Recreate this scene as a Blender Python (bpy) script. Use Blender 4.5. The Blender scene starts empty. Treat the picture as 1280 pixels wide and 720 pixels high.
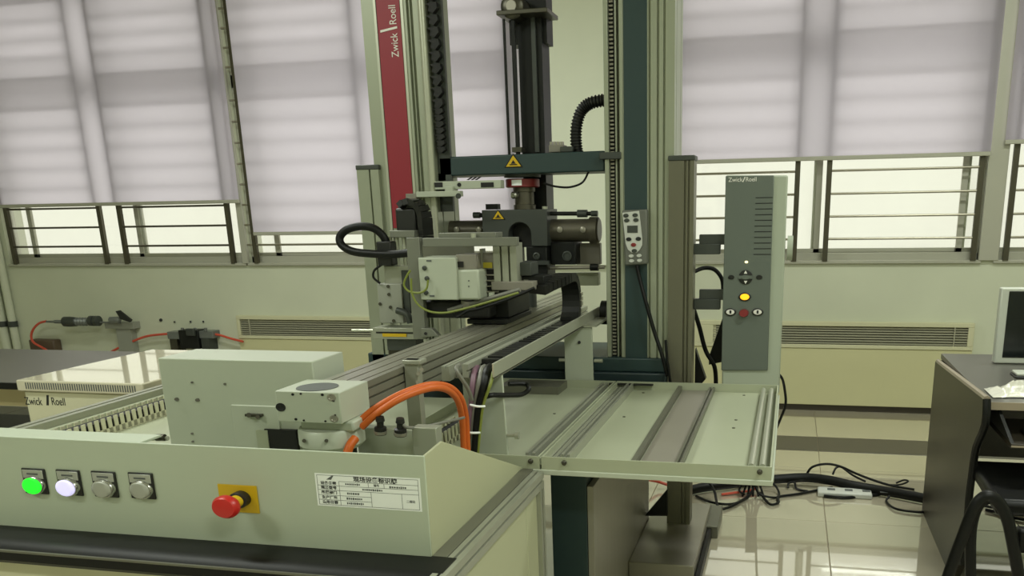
import bpy, bmesh, math, random
from mathutils import Vector, Matrix, noise
random.seed(7)
S = bpy.context.scene
COL = S.collection
# ------------------------------------------------------------------ camera
YAW, PITCH, ROLL = (math.radians(a) for a in (12.705, 15.582, -1.003))
FPX, CX, CY = 1076.2, 745.1, 560.6
CAMP = Vector((0, 0, 1.5))
_f = Vector((-math.sin(YAW), math.cos(YAW), 0)); _r = Vector((math.cos(YAW), math.sin(YAW), 0)); _u = Vector((0, 0, 1))
FW = _f * math.cos(PITCH) - _u * math.sin(PITCH); _u2 = _u * math.cos(PITCH) + _f * math.sin(PITCH)
RT = _r * math.cos(ROLL) + _u2 * math.sin(ROLL); UP = -_r * math.sin(ROLL) + _u2 * math.cos(ROLL)
cam = bpy.data.cameras.new('camera'); camo = bpy.data.objects.new('camera', cam); COL.objects.link(camo)
m = Matrix((RT, UP, -FW)).transposed().to_4x4(); m.translation = CAMP
camo.matrix_world = m
cam.sensor_width = 36; cam.lens = FPX * 36 / 1280
cam.shift_x = -(CX - 640) / 1280; cam.shift_y = (CY - 360) / 1280
cam.clip_start = .05
S.camera = camo
# ------------------------------------------------------------------ world, lamps, exposure
S.view_settings.view_transform = 'Standard'; S.view_settings.look = 'None'
S.view_settings.gamma = 1; S.view_settings.exposure = 0; S.view_settings.use_curve_mapping = False
wd = bpy.data.worlds.new('overcast_sky'); S.world = wd; wd.use_nodes = True
wn = wd.node_tree; bg = wn.nodes['Background']
bg.inputs['Color'].default_value = (1.0, .975, .88, 1); bg.inputs['Strength'].default_value = 1.15
LAMP_COL = (.95, 1.0, .92); LAMP_W = 45
LAMPS = [(-3.2, -.6), (-3.2, 1.9), (-3.2, 4.4), (1.2, -.6), (1.2, 1.9), (1.2, 4.4)]
CEIL = 3.45
for i, (x, y) in enumerate(LAMPS):
    l = bpy.data.lights.new('ceiling_lamp_light', 'AREA'); l.shape = 'RECTANGLE'; l.size = 1.2; l.size_y = .26
    l.energy = LAMP_W; l.color = LAMP_COL
    lo = bpy.data.objects.new('ceiling_lamp_light', l); COL.objects.link(lo); lo.location = (x, y, CEIL - .09)

# ------------------------------------------------------------------ measuring helpers (pixel of the 1280x720 photo -> world point on a known plane)
def _ray(px, py): return FW + RT * ((px - CX) / FPX) - UP * ((py - CY) / FPX)
def atY(px, py, Y):
    d = _ray(px, py); return CAMP + d * (Y / d.y)
def atZ(px, py, Z):
    d = _ray(px, py); return CAMP + d * ((Z - CAMP.z) / d.z)
def atX(px, py, X):
    d = _ray(px, py); return CAMP + d * (X / d.x)

# ------------------------------------------------------------------ materials
def lin(c): return tuple((v / 255 / 12.92) if v / 255 <= .04045 else ((v / 255 + .055) / 1.055) ** 2.4 for v in c)
def mat(name, rgb, rough=.5, metal=0, var=.06, scale=6, spec=.5, bump=0, emit=0, stretch=None, coat=0):
    M = bpy.data.materials.new(name); M.use_nodes = True
    nt = M.node_tree; b = nt.nodes['Principled BSDF']; c = lin(rgb)
    b.inputs['Roughness'].default_value = rough; b.inputs['Metallic'].default_value = metal
    b.inputs['Specular IOR Level'].default_value = spec; b.inputs['Coat Weight'].default_value = coat; b.inputs['Coat IOR'].default_value = 2.0; b.inputs['Coat Roughness'].default_value = .02
    tc = nt.nodes.new('ShaderNodeTexCoord'); nz = nt.nodes.new('ShaderNodeTexNoise'); nz.inputs['Scale'].default_value = scale; nz.inputs['Detail'].default_value = 4
    src = tc.outputs['Object']
    if stretch:
        mp = nt.nodes.new('ShaderNodeMapping'); mp.inputs['Scale'].default_value = stretch; nt.links.new(src, mp.inputs[0]); src = mp.outputs[0]
    nt.links.new(src, nz.inputs['Vector'])
    mx = nt.nodes.new('ShaderNodeMix'); mx.data_type = 'RGBA'
    mx.inputs[6].default_value = tuple(v * (1 - var) for v in c) + (1,); mx.inputs[7].default_value = tuple(min(1, v * (1 + var)) for v in c) + (1,)
    nt.links.new(nz.outputs['Fac'], mx.inputs[0]); nt.links.new(mx.outputs[2], b.inputs['Base Color'])
    if bump:
        bp = nt.nodes.new('ShaderNodeBump'); bp.inputs['Strength'].default_value = bump; bp.inputs['Distance'].default_value = .01
        nt.links.new(nz.outputs['Fac'], bp.inputs['Height']); nt.links.new(bp.outputs[0], b.inputs['Normal'])
    if emit:
        b.inputs['Emission Color'].default_value = c + (1,); b.inputs['Emission Strength'].default_value = emit
    return M
def blind_mat():
    M = bpy.data.materials.new('blind_fabric'); M.use_nodes = True; nt = M.node_tree; nt.nodes.clear()
    out = nt.nodes.new('ShaderNodeOutputMaterial'); mix = nt.nodes.new('ShaderNodeMixShader'); d = nt.nodes.new('ShaderNodeBsdfDiffuse'); t = nt.nodes.new('ShaderNodeBsdfTranslucent')
    tc = nt.nodes.new('ShaderNodeTexCoord'); mp = nt.nodes.new('ShaderNodeMapping'); mp.inputs['Scale'].default_value = (260, 1, 260)
    nz = nt.nodes.new('ShaderNodeTexNoise'); nz.inputs['Scale'].default_value = 1; nt.links.new(tc.outputs['Object'], mp.inputs[0]); nt.links.new(mp.outputs[0], nz.inputs['Vector'])
    mx = nt.nodes.new('ShaderNodeMix'); mx.data_type = 'RGBA'; mx.inputs[6].default_value = (.83, .77, .94, 1); mx.inputs[7].default_value = (.90, .84, .99, 1)
    nt.links.new(nz.outputs['Fac'], mx.inputs[0]); nt.links.new(mx.outputs[2], d.inputs[0]); nt.links.new(mx.outputs[2], t.inputs[0])
    mix.inputs[0].default_value = .8; nt.links.new(d.outputs[0], mix.inputs[1]); nt.links.new(t.outputs[0], mix.inputs[2]); nt.links.new(mix.outputs[0], out.inputs[0])
    return M
def glass_mat(name, tint=(.93, .95, .90), haze=.12):
    M = bpy.data.materials.new(name); M.use_nodes = True; nt = M.node_tree; nt.nodes.clear()
    out = nt.nodes.new('ShaderNodeOutputMaterial'); mix = nt.nodes.new('ShaderNodeMixShader'); tr = nt.nodes.new('ShaderNodeBsdfTransparent'); gl = nt.nodes.new('ShaderNodeBsdfGlossy')
    gl.inputs['Roughness'].default_value = .05; tr.inputs[0].default_value = tint + (1,)
    mix.inputs[0].default_value = .06
    tl = nt.nodes.new('ShaderNodeBsdfTranslucent'); tl.inputs[0].default_value = (.9, .9, .86, 1)
    tc = nt.nodes.new('ShaderNodeTexCoord'); nz = nt.nodes.new('ShaderNodeTexNoise'); nz.inputs['Scale'].default_value = 2.2; nt.links.new(tc.outputs['Object'], nz.inputs['Vector'])
    mm = nt.nodes.new('ShaderNodeMath'); mm.operation = 'MULTIPLY'; mm.inputs[1].default_value = haze * 2; nt.links.new(nz.outputs['Fac'], mm.inputs[0])
    m2 = nt.nodes.new('ShaderNodeMixShader'); nt.links.new(mm.outputs[0], m2.inputs[0]); nt.links.new(tr.outputs[0], m2.inputs[1]); nt.links.new(tl.outputs[0], m2.inputs[2])
    nt.links.new(m2.outputs[0], mix.inputs[1]); nt.links.new(gl.outputs[0], mix.inputs[2]); nt.links.new(mix.outputs[0], out.inputs[0])
    return M
M = {}
def add(name, *a, **k): M[name] = mat(name, *a, **k)
add('wall', (205, 209, 186), .7, var=.10, scale=1.6, bump=.05)
add('pillar', (236, 240, 220), .7, var=.03)
add('ceiling', (225, 225, 210), .8)
add('tile', (192, 184, 160), .04, var=.03, scale=1.2, spec=1.0, coat=1.0)
add('tile_dark', (82, 77, 68), .3, var=.05, spec=.3)
add('grout', (150, 140, 118), .8)
add('baseboard', (58, 52, 42), .4)
add('alu_frame', (176, 175, 160), .4, .1, var=.04)
add('grille_steel', (84, 80, 66), .35, .5)
add('bar_steel', (150, 146, 128), .35, .6)
add('fan_panel', (204, 201, 158), .5, var=.03)
add('fan_frame', (206, 204, 170), .5, var=.03)
add('slat', (164, 162, 140), .45)
add('dark', (20, 20, 18), .6)
add('black_plastic', (26, 27, 25), .42)
add('black_rubber', (17, 18, 16), .45, spec=.25)
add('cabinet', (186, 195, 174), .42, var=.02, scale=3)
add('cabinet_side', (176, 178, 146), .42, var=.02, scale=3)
add('white_paint', (182, 188, 170), .4, var=.02)
add('tray_sheet', (168, 173, 148), .38, var=.04, scale=4)
add('tray_grey', (134, 130, 118), .45, var=.05)
add('anodised', (164, 166, 150), .36, .35, var=.04, scale=12)
add('anodised_dark', (112, 112, 98), .4, .3, var=.05)
add('silver', (188, 190, 172), .32, .45, var=.04)
add('column', (158, 163, 143), .36, .3, var=.03)
add('column_shade', (96, 104, 84), .4, .4)
add('post', (116, 114, 98), .38, .55, var=.04)
add('teal', (40, 60, 60), .45, var=.05)
add('teal_dark', (34, 50, 52), .45, var=.05)
add('red_panel', (142, 32, 46), .45, var=.03)
add('red', (196, 36, 30), .35)
add('red_dark', (130, 40, 42), .4)
add('stainless', (158, 154, 142), .34, .35, var=.14, scale=4, stretch=(14, 14, .6))
add('steel', (160, 156, 144), .32, .6, var=.08)
add('steel_dark', (84, 82, 72), .35, .8, var=.1)
add('gunmetal', (70, 74, 70), .45, .35, var=.08)
add('cylinder', (96, 92, 80), .38, .5, var=.06)
add('black_metal', (22, 24, 22), .45, .1, spec=.35)
add('yellow', (214, 176, 20), .5)
add('yellow_dull', (190, 176, 50), .55)
add('green_lit', (30, 255, 40), .4, emit=1.1)
add('white_lit', (215, 210, 255), .4, emit=.7)
add('orange_lit', (255, 176, 30), .4, emit=1.3)
add('led_lit', (255, 240, 180), .4, emit=1.5)
add('chrome', (186, 186, 178), .22, .9)
add('button_grey', (176, 178, 168), .35, .3)
add('white_label', (246, 250, 246), .55, var=.02)
add('ink', (28, 30, 30), .7)
add('ink_grey', (90, 94, 92), .7)
add('white_ink', (232, 230, 222), .6)
add('orange_cable', (206, 98, 28), .45)
add('purple_cable', (124, 92, 108), .45)
add('grey_cable', (120, 120, 110), .45)
add('earth_cable', (128, 138, 60), .45)
add('red_hose', (206, 84, 62), .4)
add('console_grey', (98, 106, 98), .42, var=.03)
add('console_side', (168, 176, 158), .42, var=.02)
add('remote_grey', (104, 106, 98), .42)
add('remote_white', (200, 202, 194), .42)
add('desk_dark', (50, 45, 35), .38, var=.14, scale=3, stretch=(1, 6, 6))
add('desk_edge', (150, 138, 118), .35)
add('desk_top', (96, 94, 88), .35, var=.06)
add('bezel', (196, 200, 188), .4)
add('screen', (16, 22, 22), .15)
add('plastic_film', (216, 214, 200), .18, var=.12, scale=20, bump=.5)
add('table_grey', (92, 90, 84), .4, var=.06)
add('ivory', (208, 206, 176), .25, var=.02)
add('ivory_gloss', (206, 200, 176), .06, var=.02, coat=.5)
add('brown', (92, 76, 60), .5)
add('beige_block', (196, 184, 140), .5)
add('fitting', (120, 124, 120), .35, .35, var=.15, scale=30)
add('beam_alu', (146, 144, 130), .34, .5, var=.06, scale=8)
add('frame_grey', (122, 124, 112), .42, .25)
add('bracket_grey', (150, 152, 140), .45)
add('bag_grey', (130, 128, 118), .4)
add('chair_black', (13, 14, 13), .42, spec=.25)
M['lamp_glow'] = mat('lamp_glow', (255, 250, 230), .5, emit=1.5)
M['blind'] = blind_mat(); M['glass'] = glass_mat('window_glass')

# ------------------------------------------------------------------ mesh helpers
class MB:
    def __init__(s): s.v = []; s.f = []
    def add(s, vs, fs):
        n = len(s.v); s.v += [Vector(v) for v in vs]; s.f += [tuple(i + n for i in f) for f in fs]; return s
    def box(s, x0, x1, y0, y1, z0, z1):
        return s.add([(x0, y0, z0), (x1, y0, z0), (x1, y1, z0), (x0, y1, z0), (x0, y0, z1), (x1, y0, z1), (x1, y1, z1), (x0, y1, z1)],
                     [(3, 2, 1, 0), (4, 5, 6, 7), (0, 1, 5, 4), (1, 2, 6, 5), (2, 3, 7, 6), (3, 0, 4, 7)])
    def cyl(s, p0, p1, r, n=16, r2=None, sz=1.0):
        p0 = Vector(p0); p1 = Vector(p1); r2 = r if r2 is None else r2
        d = (p1 - p0).normalized(); a = Vector((0, 0, 1)) if abs(d.z) < .9 else Vector((1, 0, 0))
        e1 = d.cross(a).normalized(); e2 = d.cross(e1)
        vs = []
        for p, q in ((p0, r), (p1, r2)):
            for i in range(n):
                t = 2 * math.pi * i / n; w = e1 * math.cos(t) * q + e2 * math.sin(t) * q
                if sz != 1: w.z *= sz
                vs.append(p + w)
        fs = [(i, (i + 1) % n, n + (i + 1) % n, n + i) for i in range(n)] + [tuple(range(n - 1, -1, -1)), tuple(range(n, 2 * n))]
        return s.add(vs, fs)
    def tube(s, pts, r, n=8, smooth=6, closed=False):
        P = spline([Vector(p) for p in pts], smooth) if smooth > 1 else [Vector(p) for p in pts]
        vs = []; prev = None; L = len(P)
        for i, p in enumerate(P):
            d = (P[min(i + 1, L - 1)] - P[max(i - 1, 0)])
            d = d.normalized() if d.length > 1e-9 else Vector((0, 0, 1))
            if prev is None:
                a = Vector((0, 0, 1)) if abs(d.z) < .9 else Vector((1, 0, 0)); e1 = d.cross(a).normalized()
            else:
                e1 = (prev - d * prev.dot(d))
                e1 = e1.normalized() if e1.length > 1e-6 else prev
            prev = e1; e2 = d.cross(e1)
            for k in range(n):
                t = 2 * math.pi * k / n; vs.append(p + e1 * math.cos(t) * r + e2 * math.sin(t) * r)
        fs = [(i * n + k, i * n + (k + 1) % n, (i + 1) * n + (k + 1) % n, (i + 1) * n + k) for i in range(L - 1) for k in range(n)]
        fs += [tuple(range(n - 1, -1, -1)), tuple(range((L - 1) * n, L * n))]
        return s.add(vs, fs)
    def prism(s, poly, off):                                       # polygon (list of 3-D points) pushed along off
        off = Vector(off); n = len(poly); P = [Vector(p) for p in poly]
        vs = P + [p + off for p in P]
        return s.add(vs, [tuple(range(n - 1, -1, -1)), tuple(range(n, 2 * n))] + [(i, (i + 1) % n, n + (i + 1) % n, n + i) for i in range(n)])
    def lathe(s, c, axis, prof, n=20, sz=1.0):                      # prof: list of (distance along axis, radius)
        c = Vector(c); d = Vector(axis).normalized(); a = Vector((0, 0, 1)) if abs(d.z) < .9 else Vector((1, 0, 0)); e1 = d.cross(a).normalized(); e2 = d.cross(e1)
        vs = []
        for h, r in prof:
            for i in range(n):
                t = 2 * math.pi * i / n; w = e1 * math.cos(t) * r + e2 * math.sin(t) * r; w.z *= sz
                vs.append(c + d * h + w)
        L = len(prof)
        fs = [(j * n + i, j * n + (i + 1) % n, (j + 1) * n + (i + 1) % n, (j + 1) * n + i) for j in range(L - 1) for i in range(n)]
        fs += [tuple(range(n - 1, -1, -1)), tuple(range((L - 1) * n, L * n))]
        return s.add(vs, fs)
    def mesh(s, name, m, off=Vector((0, 0, 0)), ang=.7):
        me = bpy.data.meshes.new(name); me.from_pydata([v - off for v in s.v], [], s.f)
        bm = bmesh.new(); bm.from_mesh(me); bmesh.ops.recalc_face_normals(bm, faces=bm.faces); bm.to_mesh(me); bm.free()
        me.polygons.foreach_set('use_smooth', [True] * len(me.polygons)); me.set_sharp_from_angle(angle=ang)
        me.materials.append(M[m]); return me
    def build(s, name, m, parent=None, bevel=0, label=None, kind=None):
        off = wloc(parent)
        o = bpy.data.objects.new(name, s.mesh(name, m, off)); COL.objects.link(o); o.parent = parent
        if bevel:
            b = o.modifiers.new('bevel', 'BEVEL'); b.width = bevel; b.segments = 2; b.limit_method = 'ANGLE'; b.angle_limit = .6
        if label: o['label'] = label
        if kind: o['kind'] = kind
        return o
def wloc(o):
    v = Vector((0, 0, 0))
    while o is not None: v += o.location; o = o.parent
    return v
def spline(P, k):
    if len(P) < 3: return P
    out = []
    for i in range(len(P) - 1):
        p0, p1, p2, p3 = P[max(i - 1, 0)], P[i], P[i + 1], P[min(i + 2, len(P) - 1)]
        for j in range(k):
            t = j / k
            out.append(.5 * ((2 * p1) + (p2 - p0) * t + (2 * p0 - 5 * p1 + 4 * p2 - p3) * t * t + (3 * p1 - p0 - 3 * p2 + p3) * t ** 3))
    out.append(P[-1]); return out
def bx(*a): return MB().box(*a)
def thing(name, label, cat, loc, group=None):
    o = bpy.data.objects.new(name, None); COL.objects.link(o); o.location = loc; o.empty_display_size = .05
    o['label'] = label; o['category'] = cat
    if group: o['group'] = group
    return o
def tag(o, label, cat, group=None, kind=None):
    o['label'] = label; o['category'] = cat
    if group: o['group'] = group
    if kind: o['kind'] = kind
    return o
def origin(o, p):                                                  # put a one-mesh thing's origin at its base
    p = Vector(p); o.data.transform(Matrix.Translation(-p)); o.location = p; return o
def struct(o, label=None):
    o['kind'] = 'structure'
    if label: o['label'] = label
    return o
def piece(name, me, loc, parent):
    o = bpy.data.objects.new(name, me); COL.objects.link(o); o.parent = parent; o.location = Vector(loc) - wloc(parent); return o
def text(name, s, size, loc, ex, ey, m, parent, ext=.0006, align='LEFT', label=None, sx=1.0, bold=0):
    """flat lettering: ex/ey are the directions of reading and of letter height"""
    cu = bpy.data.curves.new(name, 'FONT'); cu.body = s; cu.size = size; cu.extrude = ext; cu.offset = bold; cu.align_x = align; cu.align_y = 'CENTER'
    to = bpy.data.objects.new('t', cu); COL.objects.link(to)
    bpy.context.view_layer.update()
    me = bpy.data.meshes.new_from_object(to.evaluated_get(bpy.context.evaluated_depsgraph_get()))
    bpy.data.objects.remove(to)
    ex = Vector(ex).normalized(); ey = Vector(ey).normalized(); ez = ex.cross(ey)
    R = Matrix((ex * sx, ey, ez)).transposed().to_4x4(); R.translation = Vector(loc) - wloc(parent)
    me.transform(R); me.materials.clear(); me.materials.append(M[m]); me.name = name
    o = bpy.data.objects.new(name, me); COL.objects.link(o); o.parent = parent
    if label: o['label'] = label
    return o
def screw(p, axis, r, m, parent, name='screw', h=.006):
    p = Vector(p); a = Vector(axis).normalized()
    return MB().lathe(p, a, [(0, r), (h * .7, r), (h, r * .8), (h, r * .45), (h * .4, r * .4)], 12).build(name, m, parent)

# ================================================================== SETTING
W = 6.57
XL, XR, YB = -7.3, 3.4, -2.6
fl = struct(bx(XL, XR, YB, W + .1, -.06, -.004).build('floor', 'grout'))
pitch = .9; gap = .0035
xs = [.22 + pitch * k for k in range(-9, 5)]
rows = [(-2.18 + .9 * k, -1.28 + .9 * k) for k in range(0, 8)] + [(5.02, 5.40)]
tile_cache = {}
def tile(x0, x1, y0, y1, m, name):
    x0, x1 = max(x0, XL), min(x1, XR)
    if x1 - x0 < .02: return
    k = (round(x1 - x0, 3), round(y1 - y0, 3), m)
    if k not in tile_cache:
        w, d = (x1 - x0) / 2 - gap / 2, (y1 - y0) / 2 - gap / 2; c = .0012
        mb = MB()
        mb.add([(-w, -d, -.008), (w, -d, -.008), (w, d, -.008), (-w, d, -.008), (-w, -d, -c), (w, -d, -c), (w, d, -c), (-w, d, -c), (-w + c, -d + c, 0), (w - c, -d + c, 0), (w - c, d - c, 0), (-w + c, d - c, 0)],
               [(3, 2, 1, 0), (0, 1, 5, 4), (1, 2, 6, 5), (2, 3, 7, 6), (3, 0, 4, 7), (4, 5, 9, 8), (5, 6, 10, 9), (6, 7, 11, 10), (7, 4, 8, 11), (8, 9, 10, 11)])
        tile_cache[k] = mb.mesh(name, m)
    piece(name, tile_cache[k], ((x0 + x1) / 2, (y0 + y1) / 2, 0), fl)
for (y0, y1) in rows:
    for i in range(len(xs) - 1): tile(xs[i], xs[i + 1], y0, y1, 'tile', 'tile')
for i in range(len(xs) - 1): tile(xs[i], xs[i + 1], 5.40, 5.765, 'tile_dark', 'dark_tile')
for i in range(len(xs) - 1): tile(xs[i], xs[i + 1], 5.765, W, 'tile', 'tile')
SILL = 1.105; WT = 3.32
WBANDS = [(-6.84, -4.45), (-4.435, -2.05), (-.88, 1.29), (1.37, 3.3)]
wb = MB()
wb.box(XL, XR, W, W + .22, 0, SILL)
wb.box(XL, XR, W, W + .22, WT, CEIL)
edges = [XL] + [v for b in WBANDS for v in b] + [XR]
for i in range(0, len(edges), 2): wb.box(edges[i], edges[i + 1], W, W + .22, SILL, WT)
struct(wb.build('wall_back', 'wall'), 'pale green painted wall below the window band')
struct(bx(XL - .1, XL, YB, W + .22, 0, CEIL).build('wall_left', 'wall'))
struct(bx(XR, XR + .1, YB, W + .22, 0, CEIL).build('wall_right', 'wall'))
struct(bx(XL - .1, XR + .1, YB - .1, YB, 0, CEIL).build('wall_front', 'wall'))
struct(bx(XL - .1, XR + .1, YB - .1, W + .22, CEIL, CEIL + .1).build('ceiling', 'ceiling'))
struct(bx(XL, XR, W - .012, W, 0, .06).build('baseboard_back', 'baseboard'))
struct(bx(-2.0, -.93, W - .05, W, SILL - .02, CEIL).build('trim_1', 'pillar'), 'pale green wall pillar between two window bands')
# mullion covers between neighbouring windows
struct(bx(1.27, 1.40, W - .03, W, SILL, WT).build('trim_2', 'alu_frame', bevel=.004), 'grey aluminium cover strip between the right windows')
struct(bx(-4.478, -4.425, W - .03, W, SILL, WT).build('trim_3', 'alu_frame', bevel=.004), 'grey aluminium cover strip between the left windows')
# lamps on the ceiling
for i, (x, y) in enumerate(LAMPS):
    t = thing('ceiling_lamp', 'fluorescent ceiling lamp over the ' + ('left rear', 'left middle', 'left window', 'right rear', 'right middle', 'right window')[i] + ' part of the room', 'lamp', (x, y, CEIL - .06), 'ceiling lamps out of view')
    bx(x - .62, x + .62, y - .15, y + .15, CEIL - .06, CEIL).build('housing', 'white_paint', t)
    bx(x - .58, x + .58, y - .11, y + .11, CEIL - .075, CEIL - .06).build('diffuser', 'lamp_glow', t)

def window(n, x0, x1, stiles, label):
    e = bpy.data.objects.new('window_%d' % n, None); COL.objects.link(e); e.location = ((x0 + x1) / 2, W, SILL); e['kind'] = 'structure'; e['label'] = label
    f = MB(); y0, y1 = W + .05, W + .12
    f.box(x0, x1, y0, y1, SILL, SILL + .055); f.box(x0, x1, y0, y1, WT - .06, WT); f.box(x0, x1, y0, y1, 2.475, 2.575)
    f.box(x0, x0 + .02, y0, y1, SILL, WT); f.box(x1 - .02, x1, y0, y1, SILL, WT)
    f.build('window_frame', 'alu_frame', e, .003)
    bx(x0, x1, W - .025, W + .05, SILL - .018, SILL + .004).build('window_sill', 'alu_frame', e, .003)
    ed = [x0 + .02] + stiles + [x1 - .02]
    for i in range(len(ed) - 1):
        a, b = ed[i], ed[i + 1]; dy = .012 if i % 2 else -.012; yc = W + .085 + dy
        a2 = a - (.03 if i else 0); b2 = b + (.03 if i < len(ed) - 2 else 0)
        for (z0, z1) in ((SILL + .055, 2.475), (2.575, WT - .06)):
            s = MB(); t = .042; ta = t if i else .014; tb = t if i < len(ed) - 2 else .024
            s.box(a2, a2 + ta, yc - .011, yc + .011, z0, z1); s.box(b2 - tb, b2, yc - .011, yc + .011, z0, z1)
            s.box(a2, b2, yc - .011, yc + .011, z0, z0 + .03); s.box(a2, b2, yc - .011, yc + .011, z1 - .035, z1)
            so = s.build('sash', 'alu_frame', e, .002)
            bx(a2 + ta, b2 - tb, yc - .003, yc + .003, z0 + .03, z1 - .035).build('pane', 'glass', so)
window(1, *WBANDS[0], [-6.62, -5.50], 'aluminium sliding window behind the leftmost blind')
window(2, *WBANDS[1], [-4.20, -3.1], 'aluminium sliding window left of the machine')
window(3, *WBANDS[2], [.165, 1.16], 'aluminium sliding window behind the grey console')
window(4, *WBANDS[3], [2.3], 'aluminium sliding window at the right edge')
def grille(x0, x1, zs, label, m='bar_steel', ext=0):
    t = thing('window_grille', label, 'window grille', ((x0 + x1) / 2, W - .02, SILL), 'steel window grilles')
    for x in (x0, x1): bx(x - .018, x + .018, W - .034, W - .004, SILL, WT - .03).build('post', 'grille_steel', t)
    me = MB().cyl((x0 - ext - (x0 + x1) / 2, 0, 0), (x1 - (x0 + x1) / 2, 0, 0), .0085, 8).mesh('bar', m)
    for z in zs: piece('bar', me, ((x0 + x1) / 2, W - .024, z), t)
ZL = [1.256 + .160 * k for k in range(8)] + [2.62, 2.76, 2.90, 3.04, 3.18]
ZR = [1.261 + .155 * k for k in range(8)] + [2.62, 2.76, 2.90, 3.04, 3.18]
grille(-6.755, -5.80, ZL, 'dark steel window grille at the far left', 'grille_steel')
grille(-5.60, -4.565, ZL, 'dark steel window grille under the leftmost blind, beside the mullion', 'grille_steel')
grille(-4.345, -3.3, ZL, 'window grille under the blind left of the red strip column', ext=.07)
grille(-3.1, -2.1, ZL, 'window grille seen between the machine columns')
grille(-.83, .02, ZR, 'window grille partly behind the grey console')
grille(.237, 1.235, ZR, 'window grille right of the grey console')
grille(1.445, 2.3, ZR, 'window grille at the right edge of the picture')
def blind(x0, x1, zb, label, Y=W - .062):
    t = thing('roller_blind', label, 'blind', ((x0 + x1) / 2, Y, zb), 'roller blinds at the windows')
    mb = MB(); n = 24
    for i in range(n + 1):
        x = x0 + (x1 - x0) * i / n
        for z in (zb + .012, (zb + 3.38) / 2, 3.38): mb.v.append(Vector((x, Y + .004 * math.sin(i * 1.1) * (0 if z < zb + .1 else 1), z)))
    for i in range(n):
        for k in range(2): mb.f.append((i * 3 + k, (i + 1) * 3 + k, (i + 1) * 3 + k + 1, i * 3 + k + 1))
    mb.build('fabric', 'blind', t)
    bx(x0, x1, Y - .009, Y + .009, zb, zb + .028).build('bottom_bar', 'alu_frame', t, .004)
    MB().cyl((x0, Y + .02, 3.38), (x1, Y + .02, 3.38), .03, 16).build('roller', 'silver', t)
yb = W - .062
blind(-6.87, atY(299, 252, yb).x, atY(150, 257, yb).z, 'leftmost white roller blind hanging over the left window')
blind(atY(317, 292, yb).x, atY(652, 150, yb).x, atY(360, 294, yb).z, 'long white roller blind behind the machine columns')
blind(atY(843, 204, yb).x, atY(1238, 195, yb).x, atY(1050, 200, yb).z, 'wide white roller blind above the grey console')
blind(atY(1256, 179, yb).x, 3.2, atY(1270, 180, yb).z, 'white roller blind cut by the right picture edge')

# ---- fan coil covers under the sill
def fan_coil(x0, x1, vx0, vx1, label):
    y0 = W - .035
    t = thing('fan_coil_unit', label, 'air conditioner', ((x0 + x1) / 2, y0, .045), 'fan coil covers under the windows')
    bx(x0, x1, y0, W - .013, .048, .476).build('front_panel', 'fan_panel', t, .004)
    f = MB(); g0, g1 = .505, .640
    f.box(x0, x1, y0 - .008, W, .478, g0); f.box(x0, x1, y0 - .008, W, g1, .672); f.box(x0, vx0, y0 - .008, W, g0, g1); f.box(vx1, x1, y0 - .008, W, g0, g1)
    f.build('grille_frame', 'fan_frame', t, .003)
    bx(vx0, vx1, W - .008, W - .002, g0, g1).build('grille_back', 'dark', t)
    me = MB().add([(-(vx1 - vx0) / 2, -.004, -.006), ((vx1 - vx0) / 2, -.004, -.006), ((vx1 - vx0) / 2, .016, .004), (-(vx1 - vx0) / 2, .016, .004),
                   (-(vx1 - vx0) / 2, -.004, -.002), ((vx1 - vx0) / 2, -.004, -.002), ((vx1 - vx0) / 2, .016, .008), (-(vx1 - vx0) / 2, .016, .008)],
                  [(3, 2, 1, 0), (4, 5, 6, 7), (0, 1, 5, 4), (1, 2, 6, 5), (2, 3, 7, 6), (3, 0, 4, 7)]).mesh('slat', 'slat')
    for k in range(7): piece('slat', me, ((vx0 + vx1) / 2, W - .03, g0 + .012 + k * .0185), t)
    vm = bx(-.004, .004, 0, .012, g0, g1).mesh('grille_rib', 'slat')
    for x in (vx0 + .09, vx1 - .09): piece('grille_rib', vm, (x, W - .042, 0), t)
fan_coil(atY(299, 400, W).x, -2.35, atY(304, 410, W).x, -2.6, 'cream fan coil cover with louvred grille left of the machine')
fan_coil(-.75, atY(1217, 410, W).x, -.55, atY(1209, 415, W).x, 'cream fan coil cover with louvred grille right of the console')

def rect(px0, px1, py0, py1, Y):
    a = atY(px0, (py0 + py1) / 2, Y).x; b = atY(px1, (py0 + py1) / 2, Y).x
    c = atY((px0 + px1) / 2, py1, Y).z; d = atY((px0 + px1) / 2, py0, Y).z
    return a, b, c, d
def pb(px0, px1, py0, py1, Y0, Y1, mb=None):                       # box whose front face is seen in that rectangle, at depth Y0..Y1
    a, b, c, d = rect(px0, px1, py0, py1, Y0); return (mb or MB()).box(a, b, Y0, Y1, c, d)
def profile(x0, x1, z0, z1, y0, y1, nt=(), nr=(), nf=(), w=.008, d=.010):
    """extrusion along Y; notches (T-slots) in the top at x in nt, in the right side at z in nr, in the left side at z in nf"""
    p = [(x0, z0), (x1, z0)]
    for z in sorted(nr): p += [(x1, z - w / 2), (x1 - d, z - w / 2), (x1 - d, z + w / 2), (x1, z + w / 2)]
    p += [(x1, z1)]
    for x in sorted(nt, reverse=True): p += [(x + w / 2, z1), (x + w / 2, z1 - d), (x - w / 2, z1 - d), (x - w / 2, z1)]
    p += [(x0, z1)]
    for z in sorted(nf, reverse=True): p += [(x0, z + w / 2), (x0 + d, z + w / 2), (x0 + d, z - w / 2), (x0, z - w / 2)]
    return MB().prism([(x, y0, z) for x, z in p], (0, y1 - y0, 0))
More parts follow.
